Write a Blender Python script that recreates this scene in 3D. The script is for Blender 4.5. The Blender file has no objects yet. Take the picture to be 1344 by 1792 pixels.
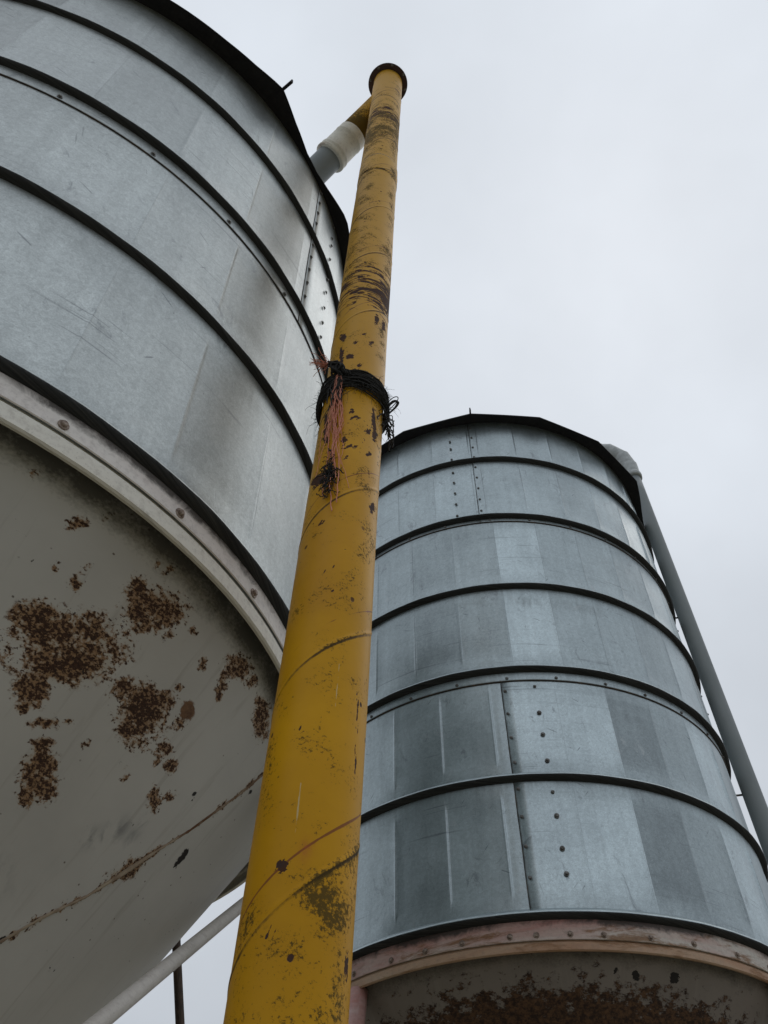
import bpy, math, random
import numpy as np
from mathutils import Vector, Matrix

rng = np.random.default_rng(7)
random.seed(7)
D2R = math.pi / 180.0
scene = bpy.context.scene
COL = scene.collection

# ------------------------------------------------------------------ camera
cam_d = bpy.data.cameras.new("camera")
cam = bpy.data.objects.new("camera", cam_d)
COL.objects.link(cam)
cam.location = (0, 0, 1.6)
cam.rotation_euler = (math.radians(90 + 50.18), 0, 0)
cam.rotation_mode = 'XYZ'
cam_d.sensor_fit = 'VERTICAL'
cam_d.sensor_height = 24.0
cam_d.lens = 24.0 * 1467.3 / 1792.0
cam_d.clip_start = 0.05
cam_d.clip_end = 3000
scene.camera = cam

# ------------------------------------------------------------------ world: overcast sky
SUN_EL, SUN_AZ = 64.0, 38.0          # azimuth measured from +y (view direction) towards +x
world = bpy.data.worlds.new("World")
scene.world = world
world.use_nodes = True
wt = world.node_tree
for n in list(wt.nodes):
    wt.nodes.remove(n)
wout = wt.nodes.new("ShaderNodeOutputWorld")
wbg = wt.nodes.new("ShaderNodeBackground")
wbg.inputs["Strength"].default_value = 0.1
wt.links.new(wbg.outputs[0], wout.inputs[0])
sky = wt.nodes.new("ShaderNodeTexSky")
sky.sky_type = 'NISHITA'
sky.sun_disc = False
sky.sun_elevation = math.radians(SUN_EL)
sky.sun_rotation = math.radians(SUN_AZ)
sky.dust_density = 2.0
tc = wt.nodes.new("ShaderNodeTexCoord")
sep = wt.nodes.new("ShaderNodeSeparateXYZ")
wt.links.new(tc.outputs["Generated"], sep.inputs[0])
# cloud deck: darker towards the horizon, softly mottled
grad = wt.nodes.new("ShaderNodeMapRange")
grad.inputs["From Min"].default_value = 0.0
grad.inputs["From Max"].default_value = 1.0
grad.inputs["To Min"].default_value = 4.5
grad.inputs["To Max"].default_value = 7.65
wt.links.new(sep.outputs["Z"], grad.inputs["Value"])
nz = wt.nodes.new("ShaderNodeTexNoise")
nz.inputs["Scale"].default_value = 2.2
nz.inputs["Detail"].default_value = 5.0
nz.inputs["Roughness"].default_value = 0.5
wt.links.new(tc.outputs["Generated"], nz.inputs["Vector"])
nmr = wt.nodes.new("ShaderNodeMapRange")
nmr.inputs["From Min"].default_value = 0.3
nmr.inputs["From Max"].default_value = 0.7
nmr.inputs["To Min"].default_value = 0.88
nmr.inputs["To Max"].default_value = 1.10
wt.links.new(nz.outputs["Fac"], nmr.inputs["Value"])
# the veiled sun brightens the cloud around it
sund = Vector((math.cos(SUN_EL * D2R) * math.sin(SUN_AZ * D2R), math.cos(SUN_EL * D2R) * math.cos(SUN_AZ * D2R), math.sin(SUN_EL * D2R)))
dot = wt.nodes.new("ShaderNodeVectorMath"); dot.operation = 'DOT_PRODUCT'
dot.inputs[1].default_value = sund
wt.links.new(tc.outputs["Generated"], dot.inputs[0])
dmr = wt.nodes.new("ShaderNodeMapRange")
dmr.inputs["From Min"].default_value = 0.3
dmr.inputs["From Max"].default_value = 1.0
dmr.inputs["To Min"].default_value = 1.0
dmr.inputs["To Max"].default_value = 1.05
wt.links.new(dot.outputs["Value"], dmr.inputs["Value"])
m1 = wt.nodes.new("ShaderNodeMath"); m1.operation = 'MULTIPLY'
m2 = wt.nodes.new("ShaderNodeMath"); m2.operation = 'MULTIPLY'
wt.links.new(grad.outputs[0], m1.inputs[0]); wt.links.new(nmr.outputs[0], m1.inputs[1])
wt.links.new(m1.outputs[0], m2.inputs[0]); wt.links.new(dmr.outputs[0], m2.inputs[1])
ccol = wt.nodes.new("ShaderNodeVectorMath"); ccol.operation = 'SCALE'
ccol.inputs[0].default_value = (0.935, 1.0, 1.085)
wt.links.new(m2.outputs[0], ccol.inputs["Scale"])
wmix = wt.nodes.new("ShaderNodeMix"); wmix.data_type = 'RGBA'
wmix.inputs["Factor"].default_value = 0.97
wt.links.new(sky.outputs[0], wmix.inputs["A"])
wt.links.new(ccol.outputs[0], wmix.inputs["B"])
wt.links.new(wmix.outputs["Result"], wbg.inputs["Color"])

sun_d = bpy.data.lights.new("sun", 'SUN')
sun_d.energy = 0.5
sun_d.angle = math.radians(50)
sun_d.color = (1.0, 0.96, 0.9)
sun = bpy.data.objects.new("sun", sun_d)
COL.objects.link(sun)
sun.rotation_euler = sund.to_track_quat('Z', 'Y').to_euler()

scene.view_settings.view_transform = 'Standard'
scene.view_settings.look = 'None'
scene.view_settings.exposure = 0.0
scene.view_settings.gamma = 1.0
scene.view_settings.use_curve_mapping = False
scene.render.engine = 'CYCLES'
scene.cycles.max_bounces = 6
scene.cycles.diffuse_bounces = 4
scene.cycles.glossy_bounces = 4

# ------------------------------------------------------------------ mesh helpers
def mk(name, V, F, mats, parent=None, mi=None, smooth=True, uv=None, attrs=None, fattrs=None):
    """One mesh object. uv: per-vertex (u, v); attrs: per-vertex floats; fattrs: per-face floats."""
    me = bpy.data.meshes.new(name)
    V = np.asarray(V, dtype=np.float64)
    me.from_pydata(V.tolist(), [], [tuple(int(i) for i in f) for f in F])
    if not isinstance(mats, (list, tuple)):
        mats = [mats]
    for m in mats:
        me.materials.append(m)
    if mi is not None:
        me.polygons.foreach_set("material_index", np.asarray(mi, dtype=np.int32))
    me.polygons.foreach_set("use_smooth", np.full(len(me.polygons), bool(smooth)))
    if uv is not None:
        lay = me.uv_layers.new(name="UVMap")
        li = np.empty(len(me.loops), dtype=np.int32)
        me.loops.foreach_get("vertex_index", li)
        lay.data.foreach_set("uv", np.asarray(uv, dtype=np.float32)[li].ravel())
    for k, a in (attrs or {}).items():
        at = me.attributes.new(k, 'FLOAT', 'POINT')
        at.data.foreach_set("value", np.asarray(a, dtype=np.float32))
    for k, a in (fattrs or {}).items():
        at = me.attributes.new(k, 'FLOAT', 'FACE')
        at.data.foreach_set("value", np.asarray(a, dtype=np.float32))
    me.update()
    o = bpy.data.objects.new(name, me)
    COL.objects.link(o)
    if parent is not None:
        o.parent = parent
    return o

def copy_of(src, parent, loc=None, rot=None):
    o = src.copy()
    COL.objects.link(o)
    o.parent = parent
    if loc is not None: o.location = loc
    if rot is not None: o.rotation_euler = rot
    return o

def thing(name, label, cat, loc=(0, 0, 0), rot=(0, 0, 0), group=None):
    o = bpy.data.objects.new(name, None)
    COL.objects.link(o)
    o.location = loc
    o.rotation_euler = rot
    o["label"] = label; o["category"] = cat
    if group: o["group"] = group
    return o

def grid_faces(nu, nv, closed_u=False, off=0):
    """vertices index = off + j*nu + i; normals point outward when u runs counter-clockwise and v up."""
    F = []
    iu = nu if closed_u else nu - 1
    for j in range(nv - 1):
        for i in range(iu):
            a = off + j * nu + i; b = off + j * nu + (i + 1) % nu
            F.append((a, b, b + nu, a + nu))
    return F

def revolve(name, prof, mats, parent, seg=160, pm=None, smooth=True, a0=0.0, a1=360.0, jitter=None):
    """Revolve an (r, z) profile; pm = material index per profile segment."""
    full = abs(a1 - a0) >= 359.9
    n = seg if full else seg + 1
    th = np.radians(a0 + (a1 - a0) * np.arange(n) / seg)
    V, U = [], []
    for (r, z) in prof:
        rr = r + (jitter(th, r, z) if jitter else 0)
        V.append(np.stack([rr * np.cos(th), rr * np.sin(th), np.full(n, z)], -1))
        U.append(np.stack([th * r, np.full(n, z)], -1))
    F = grid_faces(n, len(prof), full)
    mi = None
    if pm is not None:
        per = n if full else n - 1
        mi = np.repeat(np.asarray(pm), per)
    return mk(name, np.concatenate(V), F, mats, parent, mi=mi, smooth=smooth, uv=np.concatenate(U))

def tube_mesh(P, R, seg=12, cap=True):
    """Swept tube through points P with radius R (number or list)."""
    P = np.asarray(P, float); n = len(P)
    R = np.full(n, R) if np.isscalar(R) else np.asarray(R, float)
    T = np.gradient(P, axis=0) if n > 2 else np.repeat((P[1] - P[0])[None], 2, 0)
    T /= np.linalg.norm(T, axis=1)[:, None] + 1e-12
    ref = np.array([0, 0, 1.0]) if abs(T[0][2]) < 0.9 else np.array([1.0, 0, 0])
    N = np.cross(T[0], ref); N /= np.linalg.norm(N)
    V = []; U = []; s = 0
    ang = 2 * np.pi * np.arange(seg) / seg
    for i in range(n):
        N = N - T[i] * (N @ T[i]); N /= np.linalg.norm(N)
        B = np.cross(T[i], N)
        if i: s += np.linalg.norm(P[i] - P[i - 1])
        V.append(P[i] + R[i] * (np.cos(ang)[:, None] * N + np.sin(ang)[:, None] * B))
        U.append(np.stack([ang * R[i], np.full(seg, s)], -1))
    F = grid_faces(seg, n, True)
    V = np.concatenate(V); U = np.concatenate(U)
    if cap:
        F.append(tuple(range(seg))[::-1]); F.append(tuple(range((n - 1) * seg, n * seg)))
    return V, F, U

def tube(name, P, R, mat, parent, seg=16, cap=True, smooth=True):
    V, F, U = tube_mesh(P, R, seg, cap)
    return mk(name, V, F, mat, parent, smooth=smooth, uv=U)

def join(parts):
    V, F, U, o = [], [], [], 0
    for v, f, u in parts:
        V.append(v); U.append(u)
        F += [tuple(i + o for i in q) for q in f]
        o += len(v)
    return np.concatenate(V), F, np.concatenate(U)

# ------------------------------------------------------------------ material helpers
class NT:
    def __init__(s, name):
        s.m = bpy.data.materials.new(name); s.m.use_nodes = True
        s.t = s.m.node_tree
        for n in list(s.t.nodes): s.t.nodes.remove(n)
        s.out = s.n("ShaderNodeOutputMaterial"); s.b = s.n("ShaderNodeBsdfPrincipled")
        s.t.links.new(s.b.outputs[0], s.out.inputs[0])
    def n(s, k): return s.t.nodes.new(k)
    def l(s, a, b): s.t.links.new(a, b)
    def set(s, inp, v):
        if hasattr(v, "is_linked") or hasattr(v, "links"): s.l(v, inp)
        elif isinstance(v, (tuple, list)) and inp.type == 'RGBA': inp.default_value = (*v[:3], 1.0)
        else: inp.default_value = v
    def uv(s, sx=1.0, sy=1.0, off=None):
        u = s.n("ShaderNodeUVMap"); mp = s.n("ShaderNodeMapping")
        mp.inputs["Scale"].default_value = (sx, sy, 1)
        s.l(u.outputs[0], mp.inputs[0])
        if off is None:
            oi = s.n("ShaderNodeObjectInfo"); mu = s.n("ShaderNodeMath"); mu.operation = 'MULTIPLY'
            mu.inputs[1].default_value = 37.0
            s.l(oi.outputs["Random"], mu.inputs[0])
            cx = s.n("ShaderNodeCombineXYZ"); s.l(mu.outputs[0], cx.inputs[2])
            s.l(cx.outputs[0], mp.inputs["Location"])
        return mp.outputs[0]
    def obj(s, sx=1.0, sy=1.0, sz=1.0):
        u = s.n("ShaderNodeTexCoord"); mp = s.n("ShaderNodeMapping")
        mp.inputs["Scale"].default_value = (sx, sy, sz)
        s.l(u.outputs["Object"], mp.inputs[0]); return mp.outputs[0]
    def noise(s, vec, scale, detail=4.0, rough=0.55, dist=0.0):
        n = s.n("ShaderNodeTexNoise"); n.inputs["Scale"].default_value = scale
        n.inputs["Detail"].default_value = detail; n.inputs["Roughness"].default_value = rough
        n.inputs["Distortion"].default_value = dist
        s.l(vec, n.inputs["Vector"]); return n.outputs["Fac"]
    def vor(s, vec, scale, out="Color"):
        n = s.n("ShaderNodeTexVoronoi"); n.inputs["Scale"].default_value = scale
        s.l(vec, n.inputs["Vector"]); return n.outputs[out]
    def mr(s, v, a, b, c=0.0, d=1.0, smooth=False):
        n = s.n("ShaderNodeMapRange")
        if smooth: n.interpolation_type = 'SMOOTHSTEP'
        s.set(n.inputs["Value"], v)
        for k, q in (("From Min", a), ("From Max", b), ("To Min", c), ("To Max", d)): s.set(n.inputs[k], q)
        return n.outputs[0]
    def math(s, op, a, b=0.0):
        n = s.n("ShaderNodeMath"); n.operation = op
        s.set(n.inputs[0], a); s.set(n.inputs[1], b); return n.outputs[0]
    def mix(s, f, a, b, blend='MIX'):
        n = s.n("ShaderNodeMix"); n.data_type = 'RGBA'; n.blend_type = blend
        s.set(n.inputs["Factor"], f); s.set(n.inputs["A"], a); s.set(n.inputs["B"], b)
        return n.outputs["Result"]
    def attr(s, name):
        n = s.n("ShaderNodeAttribute"); n.attribute_name = name; return n.outputs["Fac"]
    def gray(s, v):
        n = s.n("ShaderNodeCombineColor")
        for k in range(3): s.l(v, n.inputs[k])
        return n.outputs[0]
    def bump(s, h, strength=0.2, dist=0.002):
        n = s.n("ShaderNodeBump"); n.inputs["Strength"].default_value = strength
        n.inputs["Distance"].default_value = dist
        s.l(h, n.inputs["Height"]); s.l(n.outputs[0], s.b.inputs["Normal"])
    def fin(s, color=None, rough=None, metal=None, spec=None):
        if color is not None: s.set(s.b.inputs["Base Color"], color)
        if rough is not None: s.set(s.b.inputs["Roughness"], rough)
        if metal is not None: s.set(s.b.inputs["Metallic"], metal)
        if spec is not None: s.set(s.b.inputs["Specular IOR Level"], spec)
        return s.m

def mat_galv(name, base=(0.40, 0.425, 0.435), metal=0.8, rough=0.40, use_tone=True):
    t = NT(name)
    p = t.uv()
    spang = t.noise(t.uv(1, 1), 260.0, 2.0, 0.6)
    spang2 = t.vor(p, 95.0)
    bw = t.n("ShaderNodeRGBToBW"); t.l(spang2, bw.inputs[0])
    big = t.noise(p, 2.3, 5.0, 0.6, 0.4)
    streak = t.noise(t.uv(26.0, 2.2), 1.0, 4.0, 0.6, 0.3)       # water runs down the sheet
    hscr = t.noise(t.uv(3.0, 120.0), 1.0, 3.0, 0.7)             # rolling marks across the sheet
    v = t.mr(bw.outputs[0], 0, 1, 0.90, 1.10)
    v = t.math('MULTIPLY', v, t.mr(spang, 0.3, 0.7, 0.86, 1.14))
    v = t.math('MULTIPLY', v, t.mr(big, 0.3, 0.7, 0.80, 1.14))
    v = t.math('MULTIPLY', v, t.mr(streak, 0.35, 0.7, 1.05, 0.92))
    v = t.math('MULTIPLY', v, t.mr(hscr, 0.36, 0.44, 0.965, 1.0))
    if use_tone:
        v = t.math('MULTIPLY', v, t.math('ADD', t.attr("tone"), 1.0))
    col = t.mix(1.0, base, t.gray(v), 'MULTIPLY')
    # scuffs: short dark rubs and a few white oxide smears
    sc = t.noise(t.uv(9.0, 5.0), 1.0, 6.0, 0.75, 1.2)
    scm = t.mr(sc, 0.60, 0.68, 0.0, 0.55)
    col = t.mix(scm, col, (0.17, 0.185, 0.20))
    ox = t.noise(t.uv(6.0, 4.0), 1.7, 6.0, 0.7, 0.6)
    oxm = t.mr(ox, 0.62, 0.72, 0.0, 0.45)
    col = t.mix(oxm, col, (0.52, 0.55, 0.56))
    for (rot, sx, sy, sc_, tone_) in ((0.5, 3.2, 26.0, 1.0, 0.55), (-0.9, 4.0, 34.0, 1.0, 0.6), (1.35, 2.4, 30.0, 1.0, 0.4)):
        u2 = t.n("ShaderNodeUVMap"); mp2 = t.n("ShaderNodeMapping"); mp3 = t.n("ShaderNodeMapping")
        mp2.inputs["Rotation"].default_value = (0, 0, rot); mp3.inputs["Scale"].default_value = (sx, sy, 1)
        t.l(u2.outputs[0], mp2.inputs[0]); t.l(mp2.outputs[0], mp3.inputs[0])
        dsc = t.vor(mp3.outputs[0], sc_, "Distance")
        wig = t.math('MULTIPLY', t.math('SUBTRACT', t.noise(p, 60.0, 3.0), 0.5), 0.10)
        dm = t.mr(t.math('ADD', dsc, wig), 0.055, 0.085, tone_, 0.0)
        dm = t.math('MULTIPLY', dm, t.mr(t.noise(p, 5.0 + sx, 3.0), 0.47, 0.56))
        col = t.mix(dm, col, (0.12, 0.13, 0.14))
    hl = t.noise(t.uv(2.2, 95.0), 1.0, 2.0, 0.5)
    hlm = t.math('MULTIPLY', t.mr(hl, 0.655, 0.69, 0.0, 0.5), t.mr(t.noise(t.uv(3.0, 1.5), 1.0, 3.0), 0.48, 0.60))
    col = t.mix(hlm, col, (0.14, 0.15, 0.16))
    # dirt carried down from the seams above (attribute painted where grime gathers)
    dr = t.math('MULTIPLY', t.attr("grime"), t.mr(t.noise(t.uv(60.0, 6.0), 1.0, 4.0, 0.65), 0.35, 0.65, 0.0, 1.0))
    col = t.mix(dr, col, (0.10, 0.105, 0.11))
    spk = t.vor(t.uv(1, 1), 26.0, "Distance")
    spkm = t.mr(spk, 0.035, 0.06, 0.65, 0.0)
    spkm = t.math('MULTIPLY', spkm, t.mr(t.noise(p, 7.0, 2.0), 0.5, 0.6, 0.0, 1.0))
    col = t.mix(spkm, col, (0.09, 0.08, 0.07))
    rg = t.mr(big, 0.3, 0.7, rough - 0.06, rough + 0.10)
    rg = t.math('ADD', rg, t.math('MULTIPLY', dr, 0.25))
    mt = t.math('SUBTRACT', metal, t.math('ADD', t.math('MULTIPLY', oxm, 0.6), t.math('MULTIPLY', dr, 0.6)))
    h = t.math('ADD', t.noise(p, 9.0, 3.0, 0.5), t.math('MULTIPLY', spang, 0.10))
    t.bump(h, 0.30, 0.004)
    return t.fin(col, rg, mt)

def mat_shaded_grime(name, c1=(0.022, 0.023, 0.024), c2=(0.085, 0.085, 0.082), scale=40.0):
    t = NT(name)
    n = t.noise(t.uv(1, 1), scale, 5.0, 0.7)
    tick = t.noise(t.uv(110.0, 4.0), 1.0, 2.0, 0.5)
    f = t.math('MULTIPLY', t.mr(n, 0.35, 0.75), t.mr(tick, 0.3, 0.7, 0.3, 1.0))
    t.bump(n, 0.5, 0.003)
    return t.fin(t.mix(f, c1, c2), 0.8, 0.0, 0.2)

def mat_ring(name, paint, paint2, rustiness=0.5):
    """Old paint on a rolled steel band, rust breaking through, dark dirt in blotches."""
    t = NT(name)
    p = t.uv()
    a = t.noise(t.uv(0.9, 5.0), 1.0, 6.0, 0.66, 0.4)
    col = t.mix(t.mr(a, 0.35, 0.65), paint, paint2)
    fine = t.noise(p, 60.0, 5.0, 0.7)
    col = t.mix(t.mr(fine, 0.48, 0.78, 0.0, 0.40), col, (0.20, 0.165, 0.15))
    st = t.noise(t.uv(3.5, 17.0), 1.0, 7.0, 0.74, 0.4)
    lim = 0.72 - 0.22 * rustiness
    rm = t.mr(st, lim, lim + 0.10, 0.0, 0.85)
    rc = t.mix(t.noise(p, 90.0, 4.0), (0.12, 0.050, 0.018), (0.34, 0.165, 0.058))
    col = t.mix(rm, col, rc)
    dk = t.mr(t.math('ADD', t.attr("grime"), t.math('MULTIPLY', t.math('SUBTRACT', t.noise(t.uv(14, 12), 1.0, 7.0, 0.72, 0.6), 0.5), 1.7)), 0.55, 1.05, 0.0, 0.92)
    dk = t.math('MULTIPLY', dk, t.mr(t.attr("grime"), 0.0, 0.15))
    sx = t.mr(t.noise(t.uv(1, 1), 150.0, 4.0, 0.75), 0.60, 0.70, 0.0, 0.6)
    col = t.mix(t.math('MULTIPLY', sx, t.mr(a, 0.35, 0.6)), col, (0.09, 0.07, 0.06))
    col = t.mix(dk, col, (0.05, 0.043, 0.038))
    t.bump(t.math('ADD', fine, rm), 0.35, 0.002)
    return t.fin(col, 0.62, 0.0, 0.35)

def mat_hopper(name, paint=(0.575, 0.555, 0.515), heavy=False):
    t = NT(name)
    p = t.uv()
    big = t.noise(p, 3.0, 5.0, 0.6)
    col = t.mix(t.mr(big, 0.3, 0.7), paint, tuple(c * 0.84 for c in paint))
    fine = t.noise(p, 55.0, 6.0, 0.75)
    tiny = t.noise(p, 240.0, 3.0, 0.7)
    # faint hair runs and specks
    run = t.noise(t.uv(40.0, 3.0), 1.0, 4.0, 0.6, 0.5)
    col = t.mix(t.mr(run, 0.57, 0.70, 0.0, 0.35), col, (0.30, 0.27, 0.23))
    sp = t.vor(p, 34.0, "Distance")
    spm = t.math('MULTIPLY', t.mr(t.math('ADD', sp, t.math('MULTIPLY', t.math('SUBTRACT', fine, 0.5), 0.12)), 0.045, 0.085, 0.85, 0.0), t.mr(t.noise(p, 6.0, 2.0), 0.46, 0.54))
    col = t.mix(spm, col, (0.10, 0.07, 0.05))
    scuff = t.math('MULTIPLY', t.attr("scuff"), t.mr(t.noise(t.uv(30.0, 18.0), 1.0, 5.0, 0.65, 0.5), 0.45, 0.60))
    col = t.mix(t.math('MULTIPLY', scuff, 0.75), col, (0.20, 0.20, 0.20))
    # rust blisters: attribute says where, noise says how it breaks up
    ra = t.attr("rust")
    n1 = t.math('SUBTRACT', t.noise(p, 66.0, 4.0, 0.64, 0.4), 0.5)
    n2 = t.math('SUBTRACT', t.noise(p, 150.0, 4.0, 0.7), 0.5)
    n0 = t.math('SUBTRACT', t.noise(p, 15.0, 4.0, 0.6), 0.5)
    e = t.math('ADD', t.math('ADD', ra, t.math('MULTIPLY', n0, 1.5)), t.math('ADD', t.math('MULTIPLY', n1, 2.2), t.math('MULTIPLY', n2, 1.3)))
    halo = t.mr(t.math('ADD', ra, t.math('MULTIPLY', n0, 1.6)), 0.05, 0.8, 0.0, 0.55, True)
    halo = t.math('MULTIPLY', halo, t.mr(ra, 0.0, 0.25))
    col = t.mix(halo, col, (0.36, 0.265, 0.155))
    tanm = t.math('MULTIPLY', t.mr(e, 0.16, 0.42, 0.0, 0.9), t.mr(ra, 0.0, 0.12))
    col = t.mix(tanm, col, t.mix(t.mr(tiny, 0.35, 0.65), (0.20, 0.098, 0.036), (0.34, 0.190, 0.082)))
    body = t.math('MULTIPLY', t.mr(t.math('ADD', e, t.math('MULTIPLY', n2, 3.0)), 0.48, 0.64), t.mr(ra, 0.0, 0.10))
    rc = t.mix(t.mr(tiny, 0.4, 0.7), (0.036, 0.019, 0.013), (0.105, 0.050, 0.025))
    col = t.mix(body, col, rc)
    if heavy:
        h1 = t.math('ADD', t.attr("heavy"), t.math('MULTIPLY', t.math('SUBTRACT', t.noise(p, 20.0, 8.0, 0.78), 0.5), 2.6))
        hb = t.mr(h1, 0.45, 0.6)
        hc = t.mix(t.mr(t.noise(p, 70.0, 5.0, 0.7), 0.42, 0.62), (0.034, 0.019, 0.013), (0.13, 0.068, 0.034))
        col = t.mix(hb, col, hc)
        body = t.math('MAXIMUM', body, hb)
    om = t.mr(t.math('ADD', t.attr("orange"), t.math('MULTIPLY', t.math('SUBTRACT', fine, 0.5), 0.9)), 0.4, 0.55)
    oc = t.mix(t.mr(fine, 0.35, 0.65), (0.10, 0.045, 0.018), (0.23, 0.115, 0.05))
    col = t.mix(om, col, oc)
    ml = t.math('ADD', t.attr("mildew_shade"), t.math('ADD', t.math('MULTIPLY', n0, 1.1), t.math('MULTIPLY', n2, 0.8)))
    col = t.mix(t.math('MULTIPLY', t.mr(ml, 0.25, 1.0, 0.0, 0.85), t.mr(t.attr("mildew_shade"), 0.0, 0.2)), col, (0.022, 0.020, 0.016))
    hm = t.mr(t.math('ADD', t.attr("hole"), t.math('ADD', t.math('MULTIPLY', t.math('SUBTRACT', fine, 0.5), 1.5), t.math('MULTIPLY', n0, 1.6))), 0.45, 0.52)
    col = t.mix(hm, col, (0.014, 0.011, 0.010))
    rg = t.mix(body, (0.5, 0.5, 0.5), (0.9, 0.9, 0.9))
    t.l(rg, t.b.inputs["Roughness"])
    t.bump(t.math('ADD', t.math('MULTIPLY', body, t.mr(fine, 0.2, 0.8, 0.4, 1.3)), t.math('MULTIPLY', tiny, 0.04)), 0.5, 0.004)
    return t.fin(col, None, 0.0, 0.35)

def mat_yellow(name):
    t = NT(name)
    p = t.uv(1, 1)
    big = t.noise(p, 4.0, 5.0, 0.6)
    col = t.mix(t.mr(big, 0.3, 0.7), (0.66, 0.335, 0.004), (0.52, 0.255, 0.004))
    red = t.noise(t.uv(5.0, 2.0), 1.0, 4.0, 0.6)
    col = t.mix(t.mr(red, 0.55, 0.8, 0.0, 0.35), col, (0.46, 0.19, 0.03))
    fd = t.attr("fade")                                    # sun-bleached, chalky upper length
    col = t.mix(t.math('MULTIPLY', fd, 0.55), col, (0.56, 0.315, 0.035))
    fine = t.noise(p, 80.0, 5.0, 0.7)
    mid = t.noise(t.uv(22.0, 14.0), 1.0, 5.0, 0.65, 0.6)
    # black mildew specks
    mo = t.math('ADD', t.attr("mould"), t.math('MULTIPLY', t.math('SUBTRACT', t.noise(p, 170.0, 5.0, 0.8), 0.5), 3.4))
    mo = t.math('ADD', mo, t.math('MULTIPLY', t.math('SUBTRACT', t.noise(p, 16.0, 3.0, 0.6), 0.5), 2.4))
    mom = t.mr(mo, 0.66, 0.90, 0.0, 0.85)
    col = t.mix(mom, col, (0.055, 0.042, 0.012))
    # thin weld line and red line
    lm = t.mr(t.math('ADD', t.attr("line"), t.math('MULTIPLY', t.math('SUBTRACT', fine, 0.5), 0.8)), 0.4, 0.8, 0.0, 0.9)
    col = t.mix(lm, col, (0.060, 0.038, 0.012))
    rl = t.mr(t.math('ADD', t.attr("redline"), t.math('MULTIPLY', t.math('SUBTRACT', mid, 0.5), 1.5)), 0.5, 0.8, 0.0, 0.85)
    col = t.mix(rl, col, (0.20, 0.055, 0.018))
    pink = t.math('MULTIPLY', t.attr("pink"), t.mr(fine, 0.3, 0.7))
    col = t.mix(t.math('MULTIPLY', pink, 0.7), col, (0.42, 0.10, 0.03))
    # paint chips down to brown primer
    ca = t.attr("chip")
    ce = t.math('ADD', ca, t.math('MULTIPLY', t.math('SUBTRACT', t.noise(t.uv(55.0, 60.0), 1.0, 5.0, 0.62, 1.2), 0.5), 1.9))
    ce = t.math('ADD', ce, t.math('MULTIPLY', t.math('SUBTRACT', fine, 0.5), 0.4))
    be = t.math('ADD', t.attr("band"), t.math('MULTIPLY', t.math('SUBTRACT', t.noise(t.uv(11.0, 46.0), 1.0, 4.0, 0.6, 1.5), 0.5), 2.4))
    be = t.math('ADD', be, t.math('MULTIPLY', t.math('SUBTRACT', fine, 0.5), 0.5))
    be = t.math('MULTIPLY', t.mr(be, 0.50, 0.56), t.mr(t.attr("band"), 0.0, 0.08))
    chips = t.math('MAXIMUM', t.mr(ce, 0.50, 0.55), be)
    d = t.vor(t.uv(1.0, 0.8), 22.0, "Distance")
    sm = t.mr(t.math('ADD', d, t.math('MULTIPLY', t.math('SUBTRACT', fine, 0.5), 0.12)), 0.085, 0.105, 1.0, 0.0)
    sm = t.math('MULTIPLY', sm, t.mr(t.noise(t.uv(5, 3), 1.0, 2.0), 0.46, 0.52))
    chips = t.math('MAXIMUM', chips, sm)
    cc = t.mix(t.mr(t.noise(p, 60.0, 4.0), 0.35, 0.65), (0.085, 0.036, 0.016), (0.055, 0.036, 0.034))
    col = t.mix(chips, col, cc)
    # hairline white scratches
    ws = t.mr(t.math('ADD', t.attr("scratch"), t.math('MULTIPLY', t.math('SUBTRACT', t.noise(t.uv(90, 20), 1.0, 4.0, 0.7), 0.5), 1.6)), 0.75, 0.85, 0.0, 0.7)
    col = t.mix(ws, col, (0.60, 0.52, 0.30))
    rg = t.math('ADD', 0.42, t.math('MULTIPLY', t.math('MAXIMUM', chips, mom), 0.35))
    rg = t.math('ADD', rg, t.math('MULTIPLY', fd, 0.12))
    t.bump(t.math('ADD', t.math('SUBTRACT', 1.0, chips), t.math('MULTIPLY', t.noise(p, 25.0, 3.0), 0.5)), 0.45, 0.0015)
    return t.fin(col, rg, 0.0, 0.16)

def mat_plain(name, c1, c2, scale=20.0, rough=0.5, metal=0.0, bump=0.2, detail=5.0, sxy=(1, 1), th=(0.35, 0.65), spec=0.4):
    t = NT(name)
    n = t.noise(t.uv(*sxy), scale, detail, 0.65)
    t.bump(n, bump, 0.002)
    return t.fin(t.mix(t.mr(n, *th), c1, c2), rough, metal, spec)

M_GA = mat_galv("galvanised_near", (0.42, 0.45, 0.445), 0.74, 0.37)
M_GB = mat_galv("galvanised_far", (0.395, 0.455, 0.472), 0.82, 0.33)
M_DARK = mat_shaded_grime("shaded_grimy_underside")  # downward rib faces: shade put into the colour, along with mould
M_ROOF = mat_shaded_grime("shaded_roof_underside", (0.022, 0.021, 0.024), (0.045, 0.043, 0.045), 14.0)  # eave underside: shade put into the colour of grimy steel
M_ROOFTOP = mat_plain("roof_galvanised", (0.33, 0.35, 0.36), (0.26, 0.27, 0.28), 6.0, 0.5, 0.6)
M_BOLT = mat_plain("bolt_zinc", (0.24, 0.24, 0.235), (0.09, 0.08, 0.07), 90.0, 0.5, 0.5)
M_BOLTR = mat_plain("bolt_rusty", (0.42, 0.34, 0.29), (0.13, 0.085, 0.06), 90.0, 0.6, 0.2)
M_SEAL = mat_plain("lap_sealant", (0.035, 0.028, 0.022), (0.14, 0.09, 0.05), 9.0, 0.7, 0.0, 0.2, 3.0, (4, 1), (0.5, 0.75))
M_RINGA = mat_ring("band_beige", (0.86, 0.82, 0.78), (0.72, 0.63, 0.60), 0.12)
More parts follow.
